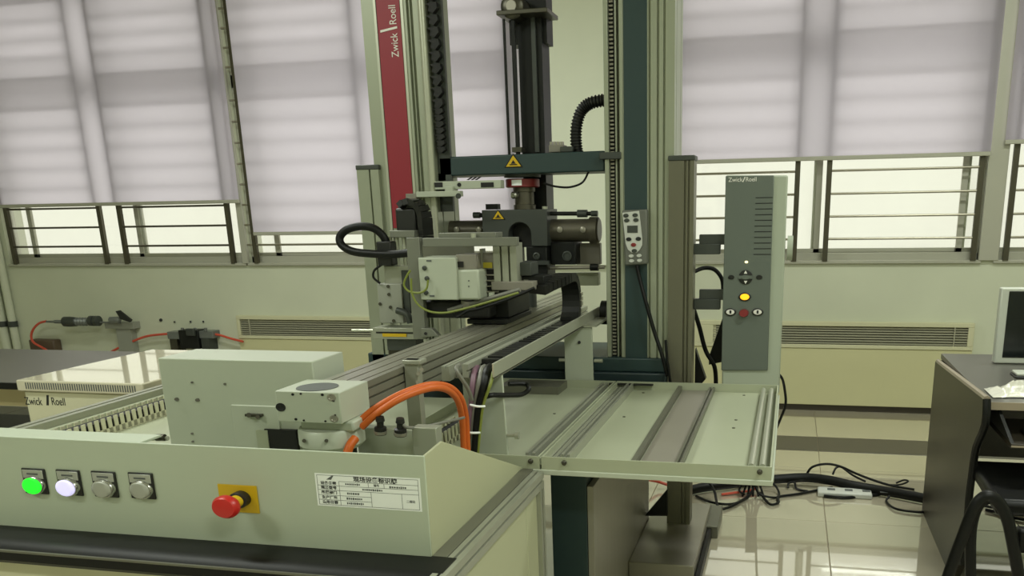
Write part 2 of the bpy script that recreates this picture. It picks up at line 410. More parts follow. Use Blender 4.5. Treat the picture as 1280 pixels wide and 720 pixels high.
def vprofile(x0, x1, y0, y1, z0, z1, nf=(), nr=(), w=.010, d=.012):
    """upright extrusion; notches in the front face at x in nf and in the right face at y in nr"""
    p = [(x0, y0)]
    for x in sorted(nf): p += [(x - w / 2, y0), (x - w / 2, y0 + d), (x + w / 2, y0 + d), (x + w / 2, y0)]
    p += [(x1, y0)]
    for y in sorted(nr): p += [(x1, y - w / 2), (x1 - d, y - w / 2), (x1 - d, y + w / 2), (x1, y + w / 2)]
    p += [(x1, y1), (x0, y1)]
    return MB().prism([(x, y, z0) for x, y in p], (0, 0, z1 - z0))
def triangle_sign(px, py, Y, s, parent):
    c = atY(px, py, Y)
    def tri(k, y): return [(c.x - s * k, y, c.z - s * .5 * k), (c.x + s * k, y, c.z - s * .5 * k), (c.x, y, c.z + s * .85 * k)]
    o = MB().prism(tri(1.25, Y - .002), (0, .002, 0)).build('warning_sign', 'black_metal', parent, label='triangular yellow warning sign with black border')
    MB().prism(tri(1.0, Y - .004), (0, .002, 0)).build('sign_face', 'yellow', o)
    g = MB(); g.prism(tri(.32, Y - .006), (0, .002, 0)); g.box(c.x - s * .5, c.x + s * .5, Y - .006, Y - .004, c.z - s * .33, c.z - s * .22)
    g.build('sign_symbol', 'ink', o)

# ================================================================== FEEDER CABINET (front)
CZ = .74
cab = thing('feeder_cabinet', 'pale grey feeder cabinet with push button front panel, nearest the camera', 'cabinet', (-1.75, 2.0, 0))
PY = 1.697; XE = -.772; XLc = -3.05
dk = MB(); dk.box(-2.665, -.74, 1.72, 2.37, .70, .737); dk.box(-2.665, -1.29, 2.37, 3.35, .70, .737)
dk.build('deck', 'tray_sheet', cab)
MB().prism([(XLc, PY, CZ), (XE, PY, CZ), (XE, PY, .98), (XLc, PY, .98)], (0, .006, 0)).build('front_panel', 'cabinet', cab, .0015)
MB().prism([(XLc, PY + .006, .974), (-1.50, PY + .006, .974), (-1.50, 1.775, .974), (XLc, 1.775, .974)], (0, 0, .006)).build('panel_flange', 'cabinet', cab, .001)
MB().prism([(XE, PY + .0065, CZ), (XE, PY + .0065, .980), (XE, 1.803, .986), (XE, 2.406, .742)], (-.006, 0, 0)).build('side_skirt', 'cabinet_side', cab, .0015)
bz = atY(10, 706, 1.587).z
bu = MB(); prof = [(1.70, CZ + .002), (1.625, CZ + .002), (1.597, CZ - .004), (1.586, CZ - .016), (1.586, bz + .012), (1.598, bz), (1.70, bz)]
bu.prism([(XLc, y, z) for y, z in prof], (-.712 - XLc, 0, 0)); bu.build('bumper_edge', 'black_rubber', cab)
MB().box(XLc, -.718, 1.583, 1.590, CZ - .0175, CZ - .0125).build('bumper_highlight', 'anodised_dark', cab)  # highlight along the bumper, put in as a thin lighter strip
bx(-2.64, -.76, 1.63, 2.34, .08, bz + .002).build('lower_front', 'fan_frame', cab)
# right side frame of aluminium profile with inset panels
profile(-.735, -.700, .692, CZ, 1.60, 2.382, nt=(-.718,), nr=(.716,), w=.007, d=.008).build('top_rail', 'anodised', cab)
profile(-.735, -.700, .05, .10, 1.60, 2.382, nr=(.075,)).build('bottom_rail', 'anodised', cab)
vprofile(-.735, -.700, 2.340, 2.382, .05, .692, nf=(), nr=(2.361,)).build('corner_post', 'anodised', cab)
vprofile(-.735, -.700, 1.60, 1.642, .05, .692, nr=(1.621,)).build('corner_post', 'anodised', cab)
yd = atX(657, 650, -.715).y
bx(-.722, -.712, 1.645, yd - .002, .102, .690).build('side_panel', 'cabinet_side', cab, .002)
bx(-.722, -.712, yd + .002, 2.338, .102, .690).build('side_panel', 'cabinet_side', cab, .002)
MB().box(-.770, -.736, 1.70, 2.40, .737, .7425).build('seal_strip', 'anodised_dark', cab)
# left inner rail
profile(-2.665, -2.60, .737, .79, 1.81, 3.33, nt=(-2.632,), w=.014, d=.012).build('deck_rail', 'anodised', cab)
bx(-2.60, -2.58, 1.81, 3.33, .737, .765).build('deck_rail_lip', 'tray_sheet', cab)
# slotted wiring ducts
def duct(x0, x1, y0, y1, zt, n):
    d = MB(); d.box(x0, x1, y0, y1, .737, .748); d.box(x1 - .004, x1, y0, y1, .748, zt - .035); d.box(x0, x0 + .004, y0, y1, .748, zt - .035)
    o = d.build('wiring_duct', 'ivory', cab)
    bx(x0 + .006, x1 - .006, y0, y1, .748, zt - .006).build('duct_shade_fill', 'dark', o)  # dark block standing in for the shade inside the duct
    p = (y1 - y0) / n
    me = bx(-.002, .002, -p * .28, p * .28, 0, .06).mesh('duct_finger', 'ivory')
    for k in range(n):
        for x in (x0 + .002, x1 - .002): piece('duct_finger', me, (x, y0 + p * (k + .5), zt - .055), o)
duct(-2.455, -2.395, 2.36, 3.28, .795, 30)
d0_ = atZ(546, 548, .80); d1_ = atZ(576, 527, .80)
duct(d0_.x - .05, d0_.x, d0_.y - .10, d1_.y + .06, .80, 12)
# things standing on the deck behind the flange
pb(447, 533, 536, 580, 2.10, 2.14).build('terminal_housing', 'white_paint', cab, .004)
bo = MB().cyl(atY(168, 548, 1.815), atY(210, 548, 1.815), .006, 10).build('clamp_rod', 'silver', cab)
MB().cyl(atY(196, 547, 1.81), atY(206, 547, 1.81), .009, 10).build('clamp_nut', 'steel_dark', bo)
# push buttons
def push_button(px, py, cap, proud, label):
    c = atY(px, py, PY); r = .031; zs = .76
    c = Vector((c.x + .008, PY, c.z + .004))                        # where the collar meets the panel (the cap stands proud, towards the room)
    pl = bx(c.x - .034, c.x + .034, PY - .005, PY, c.z - .024, c.z + .042).build('push_button', 'black_plastic', cab, .002, label=label)
    bx(c.x - .030, c.x + .030, PY - .007, PY - .005, c.z + .017, c.z + .039).build('name_plate', 'button_grey', pl, .001)
    bx(c.x - .016, c.x + .016, PY - .0078, PY - .007, c.z + .027, c.z + .031).build('plate_print', 'ink_grey', pl)
    MB().lathe(c, (0, -1, 0), [(.004, r * 1.02), (proud * .75, r), (proud * .9, r * .95)], 28, zs).build('collar', 'chrome', pl)
    MB().lathe(c, (0, -1, 0), [(.01, r * .84), (proud, r * .88), (proud + .003, r * .78), (proud + .004, r * .5)], 28, zs).build('cap', cap, pl)
push_button(43, 607, 'green_lit', .016, 'push button lit bright green')
push_button(86, 609, 'white_lit', .020, 'push button lit white')
push_button(130, 611, 'button_grey', .018, 'unlit grey push button')
push_button(176, 613, 'button_grey', .014, 'unlit pale grey push button, nearest the emergency stop')
# emergency stop
a, b, c0, d0 = rect(275, 323, 606, 640, PY)
es = bx(a, b, PY - .003, PY, c0, d0).build('emergency_stop', 'yellow', cab, .001, label='red mushroom emergency stop on a yellow plate')
ec = Vector(((a + b) / 2 + .010, PY, (c0 + d0) / 2 + .002))
MB().lathe(ec, (0, -1, 0), [(.002, .024), (.022, .024), (.024, .020)], 24, .8).build('stop_base', 'black_plastic', es)
MB().lathe(ec, (0, -1, 0), [(.02, .018), (.040, .018)], 24, .8).build('stop_collar', 'yellow', es)
MB().lathe(ec, (0, -1, 0), [(.036, .016), (.048, .026), (.058, .0335), (.068, .034), (.076, .028), (.079, .012)], 28, .8).build('stop_cap', 'red', es)
# sticker with printed table (the square code is left out)
a = atY(393, 589, PY).x; b = atY(526.5, 620, PY).x; lz1 = (atY(393, 589, PY).z + atY(525, 600, PY).z) / 2; lz0 = (atY(394, 630, PY).z + atY(527, 641, PY).z) / 2
yS = PY - .001
lab = bx(a, b, yS, PY, lz0, lz1).build('equipment_sticker', 'white_label', cab, label='white printed equipment sticker with a table of Chinese text')
Wd, Hd = b - a, lz1 - lz0
def U(u, v): return Vector((a + Wd * u, yS - .0003, lz1 - Hd * v))
ln = MB()
def hl(u0, u1, v): p = U(u0, v); q = U(u1, v); ln.box(p.x, q.x, yS - .0004, yS, p.z - .0004, p.z + .0004)
def vl(u, v0, v1): p = U(u, v0); q = U(u, v1); ln.box(p.x - .0004, p.x + .0004, yS - .0004, yS, q.z, p.z)
for u in (.02, .98): vl(u, .05, .95)
hl(.02, .98, .05); hl(.02, .98, .95); hl(.23, .98, .22)
for v in (.36, .50, .655, .80): hl(.02, .53, v)
hl(.53, .98, .36); hl(.53, .98, .50)
vl(.23, .22, .95); vl(.53, .50, .95); vl(.82, .50, .95); vl(.51, .22, .36); vl(.66, .22, .36)
ln.build('table_lines', 'ink_grey', lab)
tz = dict(ex=(1, 0, 0), ey=(0, 0, 1), m='ink', parent=lab, ext=.0002)
text('sticker_print', '现场设备标识牌', Hd * .17, U(.37, .135), sx=1.15, bold=.0003, **tz)
for k, s in enumerate(('设备名称', '规格型号', '所属部门', '生产厂家', '启用日期')): text('sticker_print', s, Hd * .105, U(.05, (.29, .43, .575, .73, .875)[k]), sx=1.2, bold=.0002, **tz)
text('sticker_print', '编号', Hd * .09, U(.56, .29), **tz); text('sticker_print', '二维码', Hd * .09, U(.86, .72), **tz)
bars = MB()                                                        # values too blurred to read: short strokes of print
for (u0, u1, v) in ((.29, .43, .29), (.71, .87, .31), (.45, .64, .43), (.30, .42, .575), (.29, .44, .73), (.29, .45, .875)):
    u = u0
    while u < u1:
        w_ = random.uniform(.010, .018); hh = random.uniform(.022, .034); p = U(u, v + hh); q_ = U(min(u + w_, u1), v - hh)
        bars.box(p.x, q_.x, yS - .0004, yS, p.z, q_.z); u += w_ + .006
bars.build('sticker_print', 'ink_grey', lab)
lg = MB(); p = U(.11, .18)
lg.prism([(p.x, p.y, p.z), (p.x + .012, p.y, p.z), (p.x + .019, p.y, p.z + .010), (p.x + .015, p.y, p.z + .010)], (0, -.0003, 0)); lg.build('sticker_logo', 'ink_grey', lab)

# ================================================================== DRIVE HOUSING
dh = thing('drive_housing', 'large pale grey box housing standing in the cabinet behind the front panel', 'machine housing', (-1.5, 2.18, .737))
bx(-1.747, -1.262, 2.10, 2.27, .737, 1.111).build('body', 'white_paint', dh, .003)
a, b, c0, d0 = rect(293, 350, 507, 570, 2.095)
bx(a, b, 2.093, 2.10, .737, d0).build('cover_plate', 'white_paint', dh, .002)
bx(*rect(333, 372, 537, 575, 2.09)[:2], 2.088, 2.12, .74, rect(333, 372, 537, 575, 2.09)[3]).build('recess', 'dark', dh)
pb(322, 336, 538, 575, 2.085, 2.10).build('guide_strip', 'tray_sheet', dh)
la = pb(306, 326, 518, 521, 2.08, 2.093).build('latch', 'steel_dark', dh)
MB().cyl(atY(311, 519, 2.093), atY(311, 519, 2.075), .007, 10).build('latch_screw', 'steel_dark', la)
MB().cyl(atY(322, 521, 2.093), atY(322, 521, 2.075), .006, 10).build('latch_screw', 'steel_dark', la)
for (px, py, r) in ((221, 499, .007), (247, 500, .007), (240, 478, .004), (281, 480, .004), (240, 542, .004), (241, 552, .004)):
    MB().cyl(atY(px, py, 2.101), atY(px, py, 2.0965), r, 10, sz=.7).build('screw', 'steel_dark', dh)

# ================================================================== LINEAR AXIS (gantry beam)
ax = thing('linear_axis', 'long aluminium linear axis beam running from the cabinet to the load frame', 'machine beam', (-1.18, 2.0, .737))
BX0, BX1, BZ0, BZ1 = -1.222, -1.090, .972, 1.066
profile(BX0, BX1, BZ0, BZ1, 2.075, 4.58, nt=(-1.196, -1.152, -1.112), nr=(.994, 1.020, 1.046), w=.006, d=.008).build('beam', 'beam_alu', ax)
blk = bx(-1.268, -1.089, 1.92, 2.075, .986, 1.067).build('end_block', 'white_paint', ax, .0025)
dc = (atZ(372, 484, 1.067) + atZ(422, 484, 1.067)) / 2
MB().cyl((dc.x, dc.y, 1.066), (dc.x, dc.y, 1.0685), .053, 32).build('cover_disc', 'ink_grey', blk)
for (px, py, r, mm) in ((351, 509, .014, 'dark'), (414, 493.5, .012, 'steel'), (418, 526, .012, 'steel'), (366, 493, .004, 'dark'), (376, 492, .003, 'dark'), (403, 493, .004, 'dark'), (370, 524, .004, 'dark'), (380, 526, .003, 'dark'), (407, 527, .003, 'dark'), (417, 501, .003, 'dark'), (419, 519, .003, 'dark')):
    p = atY(px, py, 1.92); p.z = min(max(p.z, .99 + r * .8), 1.064 - r * .8)
    o = MB().lathe(p, (0, -1, 0), [(-.001, r), (.0015, r), (.0015, r * .6), (.0005, r * .5)], 14, .8).build('screw', mm, blk)
p = atY(400, 545, 1.96); rr = .085
MB().lathe((p.x + .012, 2.0, .905), (0, 0, 1), [(0, .06), (.0, rr * .85), (.012, rr), (.05, rr), (.056, rr * .95)], 32).build('bearing_flange', 'white_paint', ax)
bx(-1.225, -1.075, 1.95, 2.075, .958, .986).build('flange_neck', 'white_paint', ax, .006)
MB().cyl((-1.16, 2.01, .737), (-1.16, 2.01, .91), .05, 20).build('pillar', 'black_metal', ax)
for px in (380, 408):
    MB().cyl(atY(px, 551, 1.925), atY(px, 551, 1.912), .005, 8).build('flange_screw', 'steel_dark', ax)
# bracket post beside the beam
bp = MB(); x0, x1, z0, z1 = rect(508, 525, 450, 545, 2.30)
bp.box(x0, x1, 2.30, 2.33, .737, z1); bp.box(x0, x1 + .012, 2.29, 2.34, z1 - .012, z1)
bpo = bp.build('support_bracket', 'anodised', ax, .002)
pb(516, 546, 535, 575, 2.02, 2.06).build('bracket_foot', 'anodised', ax, .002)
for (px, py) in ((523, 467), (527, 462), (522, 478)): MB().cyl(atY(px, py, 2.30), atY(px, py, 2.29), .006, 8).build('bracket_screw', 'steel', bpo)
# two plugs under the beam
for (px, py) in ((475, 533), (500, 535)):
    q = atY(px, py, 2.0); k = MB().lathe(q - Vector((0, 0, .02)), (.1, -.1, 1), [(0, .016), (.018, .016), (.020, .009), (.034, .009), (.036, .012), (.048, .010)], 12).build('plug', 'black_plastic', ax)
    MB().lathe(q - Vector((0, 0, .018)), (.1, -.1, 1), [(0, .0175), (.008, .0175)], 12).build('plug_ring', 'steel', k)

# ================================================================== CABLE TROUGH with drag chain
tr = thing('cable_trough', 'aluminium cable trough on two upright plates beside the beam', 'cable tray', (-.91, 2.5, .737))
TX0, TX1 = -.985, -.858
bx(TX0, TX1, 2.43, 4.04, 1.008, 1.012).build('trough_floor', 'anodised_dark', tr)
MB().prism([(TX1 - .003, 2.42, 1.016), (TX1 - .003, 2.42, 1.058), (TX1 - .003, 4.05, 1.063), (TX1 - .003, 4.05, 1.020)], (.006, 0, 0)).build('trough_wall', 'silver', tr, .001)
profile(TX0 + .025, TX0 + .045, 1.012, 1.052, 2.43, 4.04, nr=(1.032,), w=.006, d=.006).build('trough_wall', 'anodised', tr)
profile(TX0 - .03, TX0 - .005, 1.005, 1.050, 2.40, 4.04, nt=(TX0 - .017,), w=.006, d=.008).build('inner_profile', 'anodised', tr)
MB().prism([(-.985, 2.5, .737), (-.851, 2.5, .737), (-.858, 2.5, 1.008), (-.99, 2.5, 1.008)], (0, .012, 0)).build('support_plate', 'white_paint', tr, .002)
MB().prism([(-.945, 3.60, .69), (-.818, 3.60, .69), (-.822, 3.60, 1.008), (-.945, 3.60, 1.008)], (0, .014, 0)).build('support_plate', 'white_paint', tr, .002)
bx(-.93, -.80, 3.59, 4.0, 1.012, 1.02).build('trough_bracket', 'anodised', tr)
for (p, q) in (((639, 544), (650, 544)),): pass
nb = MB().cyl(atY(634, 544, 2.506), atY(646, 544, 2.506), .006, 10).build('side_bolt', 'silver', tr); MB().cyl(atY(644, 544, 2.506), atY(649, 544, 2.506), .012, 10).build('bolt_head', 'silver', nb)
for (x0, x1, px) in ((699, 708, 450), (743, 753, 451)):
    nb = MB().cyl(atY(x0, px, 3.607), atY(x1, px, 3.607), .008, 10).build('side_bolt', 'silver', tr)
MB().cyl(atY(724, 428, 3.60), atY(724, 428, 3.596), .007, 10).build('plate_hole', 'dark', tr)
MB().cyl((-.845, 3.92, 1.035), (-.815, 3.92, 1.035), .055, 20).build('end_roller', 'black_metal', tr)
ch = thing('cable_drag_chain', 'black plastic cable drag chain looping over the trough beside the beam', 'cable chain', (-.91, 3.0, 1.012))
link = MB(); link.box(-.036, .036, -.0145, .0145, -.014, .014)
lme = bx(-.038, .038, -.0138, .0138, -.017, .017).mesh('chain_link', 'black_plastic')
def chain(pts, parent, me, step, twist=None):
    P = spline([Vector(p) for p in pts], 12); acc = 0; last = P[0]; k = 0
    for i in range(1, len(P)):
        acc += (P[i] - P[i - 1]).length
        if acc >= step:
            acc = 0; d = (P[i] - P[i - 1]).normalized()
            o = piece('chain_link', me, P[i], parent)
            X = Vector((1, 0, 0)); X = (X - d * X.dot(d)).normalized() if twist is None else (Vector(twist) - d * Vector(twist).dot(d)).normalized()
            o.rotation_euler = Matrix((X, d, X.cross(d))).transposed().to_euler()
lx = -.905
loop = [(lx, 3.50 + .095 * math.sin(t), 1.129 - .100 * math.cos(t)) for t in [i * math.pi / 8 for i in range(9)]]
chain([(lx, 2.52, 1.031), (lx, 2.9, 1.031), (lx, 3.2, 1.031)] + loop + [(lx, 3.44, 1.228), (lx - .01, 3.38, 1.222), (lx - .03, 3.31, 1.212), (lx - .05, 3.25, 1.20)], ch, lme, .0285)

# ================================================================== LOADING TRAY
ty = thing('loading_tray', 'flat sheet metal loading tray with rails to the right of the cabinet', 'tray', (-.4, 3.0, .74))
Y0, Y1, ZF, ZT = 2.395, 3.584, .748, .782
for (x0, x1) in ((-1.268, -.716), (-.710, -.028)):
    bx(x0, x1, Y0, Y1, ZF - .006, ZF).build('tray_floor', 'tray_sheet', ty)
    for (u0, u1, v0, v1) in ((x0, x1, Y0, Y0 + .006), (x0, x1, Y1 - .006, Y1), (x0, x0 + .006, Y0 + .006, Y1 - .006), (x1 - .006, x1, Y0 + .006, Y1 - .006)):
        bx(u0, u1, v0, v1, ZF, ZT).build('tray_lip', 'tray_sheet', ty)
bx(-1.268, -.024, Y0 - .004, Y0 + .03, ZF - .022, ZF - .006).build('frame_bar', 'white_paint', ty, .002)
bx(-.06, -.022, Y0 + .03, Y1, ZF - .022, ZF - .006).build('frame_bar', 'white_paint', ty, .002)
bx(-1.268, -.024, Y1 - .03, Y1, ZF - .022, ZF - .006).build('frame_bar', 'white_paint', ty, .002)
profile(-.775, -.745, ZF, ZT - .004, Y0 + .05, Y1 - .02, nt=(-.760,), w=.010, d=.012).build('slide_rail', 'anodised', ty)
profile(-.662, -.634, ZF, ZT - .004, Y0 + .05, Y1 - .02, nt=(-.648,), w=.010, d=.012).build('slide_rail', 'anodised', ty)
profile(-.740, -.716, ZF, ZF + .014, Y0 + .05, Y1 - .02, nt=(-.728,), w=.005, d=.006).build('rail_bed', 'anodised', ty)
profile(-.705, -.667, ZF, ZF + .014, Y0 + .05, Y1 - .02, nt=(-.695, -.678), w=.005, d=.006).build('rail_bed', 'anodised', ty)
bx(-.424, -.318, Y0 + .03, Y1 - .01, ZF, ZF + .004).build('channel_strip', 'tray_grey', ty)
bx(-.444, -.428, Y0 + .03, Y1 - .01, ZF, ZF + .022).build('channel_side', 'anodised_dark', ty)
profile(-.312, -.290, ZF, ZF + .020, Y0 + .03, Y1 - .01, nt=(-.301,), w=.007, d=.010).build('channel_side', 'anodised_dark', ty)
for x in (-.088, -.056):
    MB().cyl((x, Y0 + .05, ZF + .018), (x, Y1 - .03, ZF + .018), .010, 12).build('guide_rod', 'silver', ty)
bx(-.80, -.30 - .15, Y0 + .008, Y0 + .02, ZF + .006, ZT - .006).build('front_stiffener', 'white_paint', ty)
bx(-1.19, -.93, Y1 - .16, Y1 - .01, ZF, ZT - .002).build('corner_block', 'anodised_dark', ty)
bx(-.74, -.55, Y1 - .03, Y1 - .012, ZT - .012, ZT - .006).build('rear_slot', 'dark', ty)
for (px, py) in ((663, 563), (705, 566), (950, 580)):
    p = atY(px, py, Y0); k = MB().lathe((p.x, Y0, .767), (0, -1, 0), [(0, .008), (.004, .008), (.006, .005), (.012, .005), (.013, .003)], 12).build('clamp_screw', 'steel_dark', ty)
for (px, py) in ((780, 521), (804, 491), (693, 517), (920, 525), (917, 535), (930, 494), (866, 487), (870, 486), (874, 487)):
    p = atZ(px, py, ZF + .0005); MB().cyl(p - Vector((0, 0, .002)), p + Vector((0, 0, .001)), .006, 8).build('floor_screw', 'steel_dark', ty)

# ================================================================== PEDESTAL + FOOT
pd = thing('pedestal', 'dark teal pedestal with brushed stainless side sheet under the tray', 'pedestal', (-.67, 3.1, 0))
bx(-.745, -.624, 2.62, 3.70, 0, .715).build('body', 'teal_dark', pd, .004)
bx(-.745, -.624, 2.612, 2.62, 0, .672).build('front_cover', 'teal', pd, .002)
bx(-.622, -.601, 2.614, 3.766, 0, .622).build('side_sheet', 'stainless', pd, .001)
ft = thing('machine_foot', 'flat steel foot block carrying the right upright post', 'machine foot', (-.45, 3.55, 0))
r1 = atZ(882, 660, .1); r2 = atZ(866, 706, .1)
xr = (r1.x + r2.x) / 2
bx(-.60, xr, 3.23, 4.0, 0, .1).build('block', 'steel', ft, .004)
bx(-.60, xr + .05, 3.80, 4.10, 0, .06).build('base_plate', 'anodised_dark', ft, .003)
bx(xr + .002, xr + .022, 3.2, 4.0, .0, .05).build('edge_strip', 'black_rubber', ft, .003)
g = MB(); q0 = atY(806, 645, 3.68); q1 = atY(834, 612, 3.68); q2 = atY(834, 645, 3.68)
g.prism([q0, q2, q1], (0, .02, 0)); g.build('gusset', 'black_metal', ft)

# ================================================================== LOAD FRAME
lf = thing('testing_machine', 'tall two-column material testing machine with red strip and dark crosshead', 'testing machine', (-1.16, 3.85, .45))
FY = 3.72; ZTOP = 2.95
bx(-1.93, -.512, 3.68, 4.15, .46, .80).build('base', 'teal_dark', lf, .006)
bx(-1.93, -.512, 3.70, 4.15, .80, .862).build('base_cover', 'teal', lf, .006)
# posts
for (x0, x1, z0) in ((-.507, -.402, .1), (-1.905, -1.800, .1)):
    p = vprofile(x0, x1, 3.70, 3.80, z0, 1.682, nf=(x0 + .068, x0 + .084) if z0 and x0 > -1 else (x0 + .062,), nr=(3.75,), w=.008, d=.012).build('post', 'post' if x0 > -1 else 'column', lf)
    bx(x0 - .003, x1 + .003, 3.697, 3.803, 1.682, 1.703).build('post_cap', 'gunmetal', p, .004)
# left column
lc = vprofile(-1.828, -1.540, FY, FY + .26, .862, ZTOP, nf=(-1.764, -1.618, -1.602), nr=(FY + .06, FY + .2), w=.013, d=.016).build('left_column', 'column', lf)
a, b = atY(470, 0, FY).x, atY(499, 0, FY).x
bx(a, b, FY - .003, FY, atY(500, 285, FY).z, ZTOP).build('red_strip', 'red_panel', lc, label='dark red strip with white lettering')
for x in (a - .014, b + .004): bx(x, x + .011, FY - .004, FY, .862, ZTOP).build('strip_edge', 'silver', lc)
MB().cyl((-1.556, FY + .004, .862), (-1.556, FY + .004, ZTOP), .016, 16).build('edge_roll', 'silver', lc)
p = atY(492, 40, FY - .004)
text('lettering', 'Zwick', .046, (p.x + .002, FY - .0042, atY(494, 72, FY).z), (0, 0, 1), (-1, 0, 0), 'white_ink', lc, label='white vertical maker lettering', sx=.82)
text('lettering', 'Roell', .046, (p.x + .002, FY - .0042, atY(490, 31.5, FY).z), (0, 0, 1), (-1, 0, 0), 'white_ink', lc, label='white vertical maker lettering', sx=.82)
p0 = atY(476, 39.5, FY); p1 = atY(497, 34.5, FY)
MB().prism([(p0.x, FY - .0042, p0.z - .005), (p0.x, FY - .0042, p0.z + .004), (p1.x, FY - .0042, p1.z + .005), (p1.x, FY - .0042, p1.z - .004)], (0, -.001, 0)).build('lettering_slash', 'white_ink', lc)
# hanging drag chain beside the left column
dcx = -1.508
o = bx(-1.538, -1.478, FY + .03, FY + .05, atY(555, 190, FY).z - .25, ZTOP).build('chain_channel', 'gunmetal', lf)
wl = MB().prism([(-.028, 0, .018), (.018, 0, .022), (.022, 0, 0), (.002, 0, -.020), (-.02, 0, -.010), (-.010, 0, .006)], (0, -.03, 0)).mesh('chain_link', 'dark')
z = atY(551, 130, FY).z
zz = z; k = 0
while zz < ZTOP - .05: piece('chain_link', wl, (dcx, FY + .03, zz), o); zz += .047
zz = z - .03
while zz > z - .2: q = piece('chain_link', wl, (dcx, FY + .03, zz), o); q.scale = (.9, 1, .6); zz -= .026
# right column
rc = vprofile(-.700, -.488, FY, FY + .26, .862, ZTOP, nf=(-.590, -.556, -.530), nr=(FY + .06, FY + .2), w=.009, d=.014).build('right_column', 'column', lf)
bx(-.697, -.600, FY - .002, FY + .002, .862, ZTOP).build('teal_panel', 'teal', rc)
bx(-.780, -.702, FY + .04, FY + .24, .862, ZTOP).build('guide_block', 'anodised_dark', rc)
bx(-.780, -.762, FY + .0, FY + .04, .862, ZTOP).build('guide_strip', 'column', rc, .002)
bx(-.716, -.701, FY + .0, FY + .04, .862, ZTOP).build('guide_strip', 'column', rc, .002)
bx(-.737, -.729, FY + .015, FY + .04, .862, ZTOP).build('guide_strip', 'column', rc, .002)
bx(-.762, -.740, FY + .03, FY + .04, .862, ZTOP).build('rack_back', 'dark', rc)
rk = MB(); z = .87
while z < ZTOP - .02: rk.box(-.759, -.743, FY + .018, FY + .031, z, z + .007); z += .0155
rk.build('rack_teeth', 'steel', rc, kind='stuff')
# crosshead
xz0, xz1 = 1.648, 1.734
xh = MB().prism([(-1.534, FY + .03, xz0), (-.787, FY + .03, xz0 + .003), (-.787, FY + .03, xz1), (-1.534, FY + .03, xz1 - .006)], (0, .24, 0)).build('crosshead', 'teal', lf, .006)
pb(749, 776, 190, 199, FY - .01, FY + .03).build('crosshead_clamp', 'gunmetal', xh, .003)
pb(543, 557, 217, 226, FY + .03, FY + .1).build('crosshead_shoe', 'dark', xh)
triangle_sign(642, 203, FY + .03, .034, xh)
bl = pb(686, 704, 181, 190, FY + .09, FY + .16).build('terminal_block', 'tray_grey', xh, .002)
for k in range(4): pb(687 + k * 4.5, 690 + k * 4.5, 177, 181, FY + .1, FY + .12).build('terminal_screw', 'steel', bl)
pb(700, 716, 183, 190, FY + .07, FY + .15).build('cable_gland', 'gunmetal', xh, .003)
# black hose from the crosshead to the right column
hp = [atY(px, py, FY + .12) for px, py in ((722, 192), (720, 176), (721, 156), (727, 138), (738, 129), (756, 125))]
hs = MB().tube(hp, .022, 12, 6).build('ribbed_hose', 'black_plastic', xh)
ring = MB().lathe((0, 0, -.004), (0, 0, 1), [(0, .022), (.002, .0265), (.006, .0265), (.008, .022)], 12).mesh('hose_ring', 'black_rubber')
HP = spline(hp, 5)
for i in range(1, len(HP) - 1, 1):
    d = (HP[i + 1] - HP[i - 1]).normalized(); q = piece('hose_ring', ring, HP[i], hs); q.rotation_euler = d.to_track_quat('Z', 'Y').to_euler()
MB().tube([atY(px, py, FY + .06) for px, py in ((680, 229), (694, 233), (712, 234), (728, 228), (736, 214))], .0045, 8).build('sensor_cable', 'black_rubber', xh)
# black rear guide with drive motor and spindles
rg = pb(651, 680, 20, 262, FY + .22, FY + .34).box(-1.25, -1.08, FY + .24, FY + .34, 2.2, ZTOP).build('rear_guide', 'black_metal', lf)
pb(666, 671, 20, 190, FY + .205, FY + .22).build('guide_groove', 'gunmetal', rg)
pb(620, 684, 11, 17, FY + .12, FY + .3).build('motor_plate', 'steel_dark', rg, .003)
c = atY(640, 8, FY + .14); mo = MB().lathe(c, (0, -1, 0), [(-.1, .05), (0, .05), (.008, .042), (.01, .02)], 28).build('drive_motor', 'steel_dark', rg)
MB().lathe(c - Vector((0, .01, 0)), (0, -1, 0), [(0, .024), (.006, .022)], 20).build('motor_cap', 'steel', mo)
for (xa, xb, r) in ((631, 636.5, .006), (642.5, 647.5, .010)):
    p = atY(xb, 189, FY + .16); MB().cyl((p.x, p.y, 1.70), (p.x, p.y, 2.29), r, 10).build('spindle', 'black_metal', rg)
pb(640, 652, 184, 190, FY + .14, FY + .2).build('spindle_foot', 'steel_dark', rg)
# load cell and grips
GY = FY + .15
c = atY(653, 221, GY); cxg = c.x
lcg = MB().lathe((cxg, GY, atY(653, 234, GY - .07).z), (0, 0, 1), [(0, .070), (.003, .076), (.034, .076), (.037, .07)], 32).build('load_cell', 'red_dark', lf, label='red load cell ring under the crosshead')
zt = atY(653, 221, GY - .07).z
MB().lathe((cxg, GY, zt), (0, 0, 1), [(0, .082), (.012, .082), (.014, .06), (xz0 - zt + .004, .06)], 32).build('cell_plate', 'gunmetal', lcg)
t0 = math.radians(-112); seg = MB(); n = 8
P = [(cxg + .0768 * math.cos(t0 + i * .09), GY + .0768 * math.sin(t0 + i * .09)) for i in range(n)]
zl0 = atY(653, 233, GY - .07).z + .004
for i in range(n - 1): seg.add([(P[i][0], P[i][1], zl0), (P[i + 1][0], P[i + 1][1], zl0), (P[i + 1][0], P[i + 1][1], zl0 + .024), (P[i][0], P[i][1], zl0 + .024)], [(0, 1, 2, 3)])
seg.build('cell_label', 'white_label', lcg)
zn0, zn1 = atY(655, 262, GY - .05).z, atY(653, 234, GY - .07).z
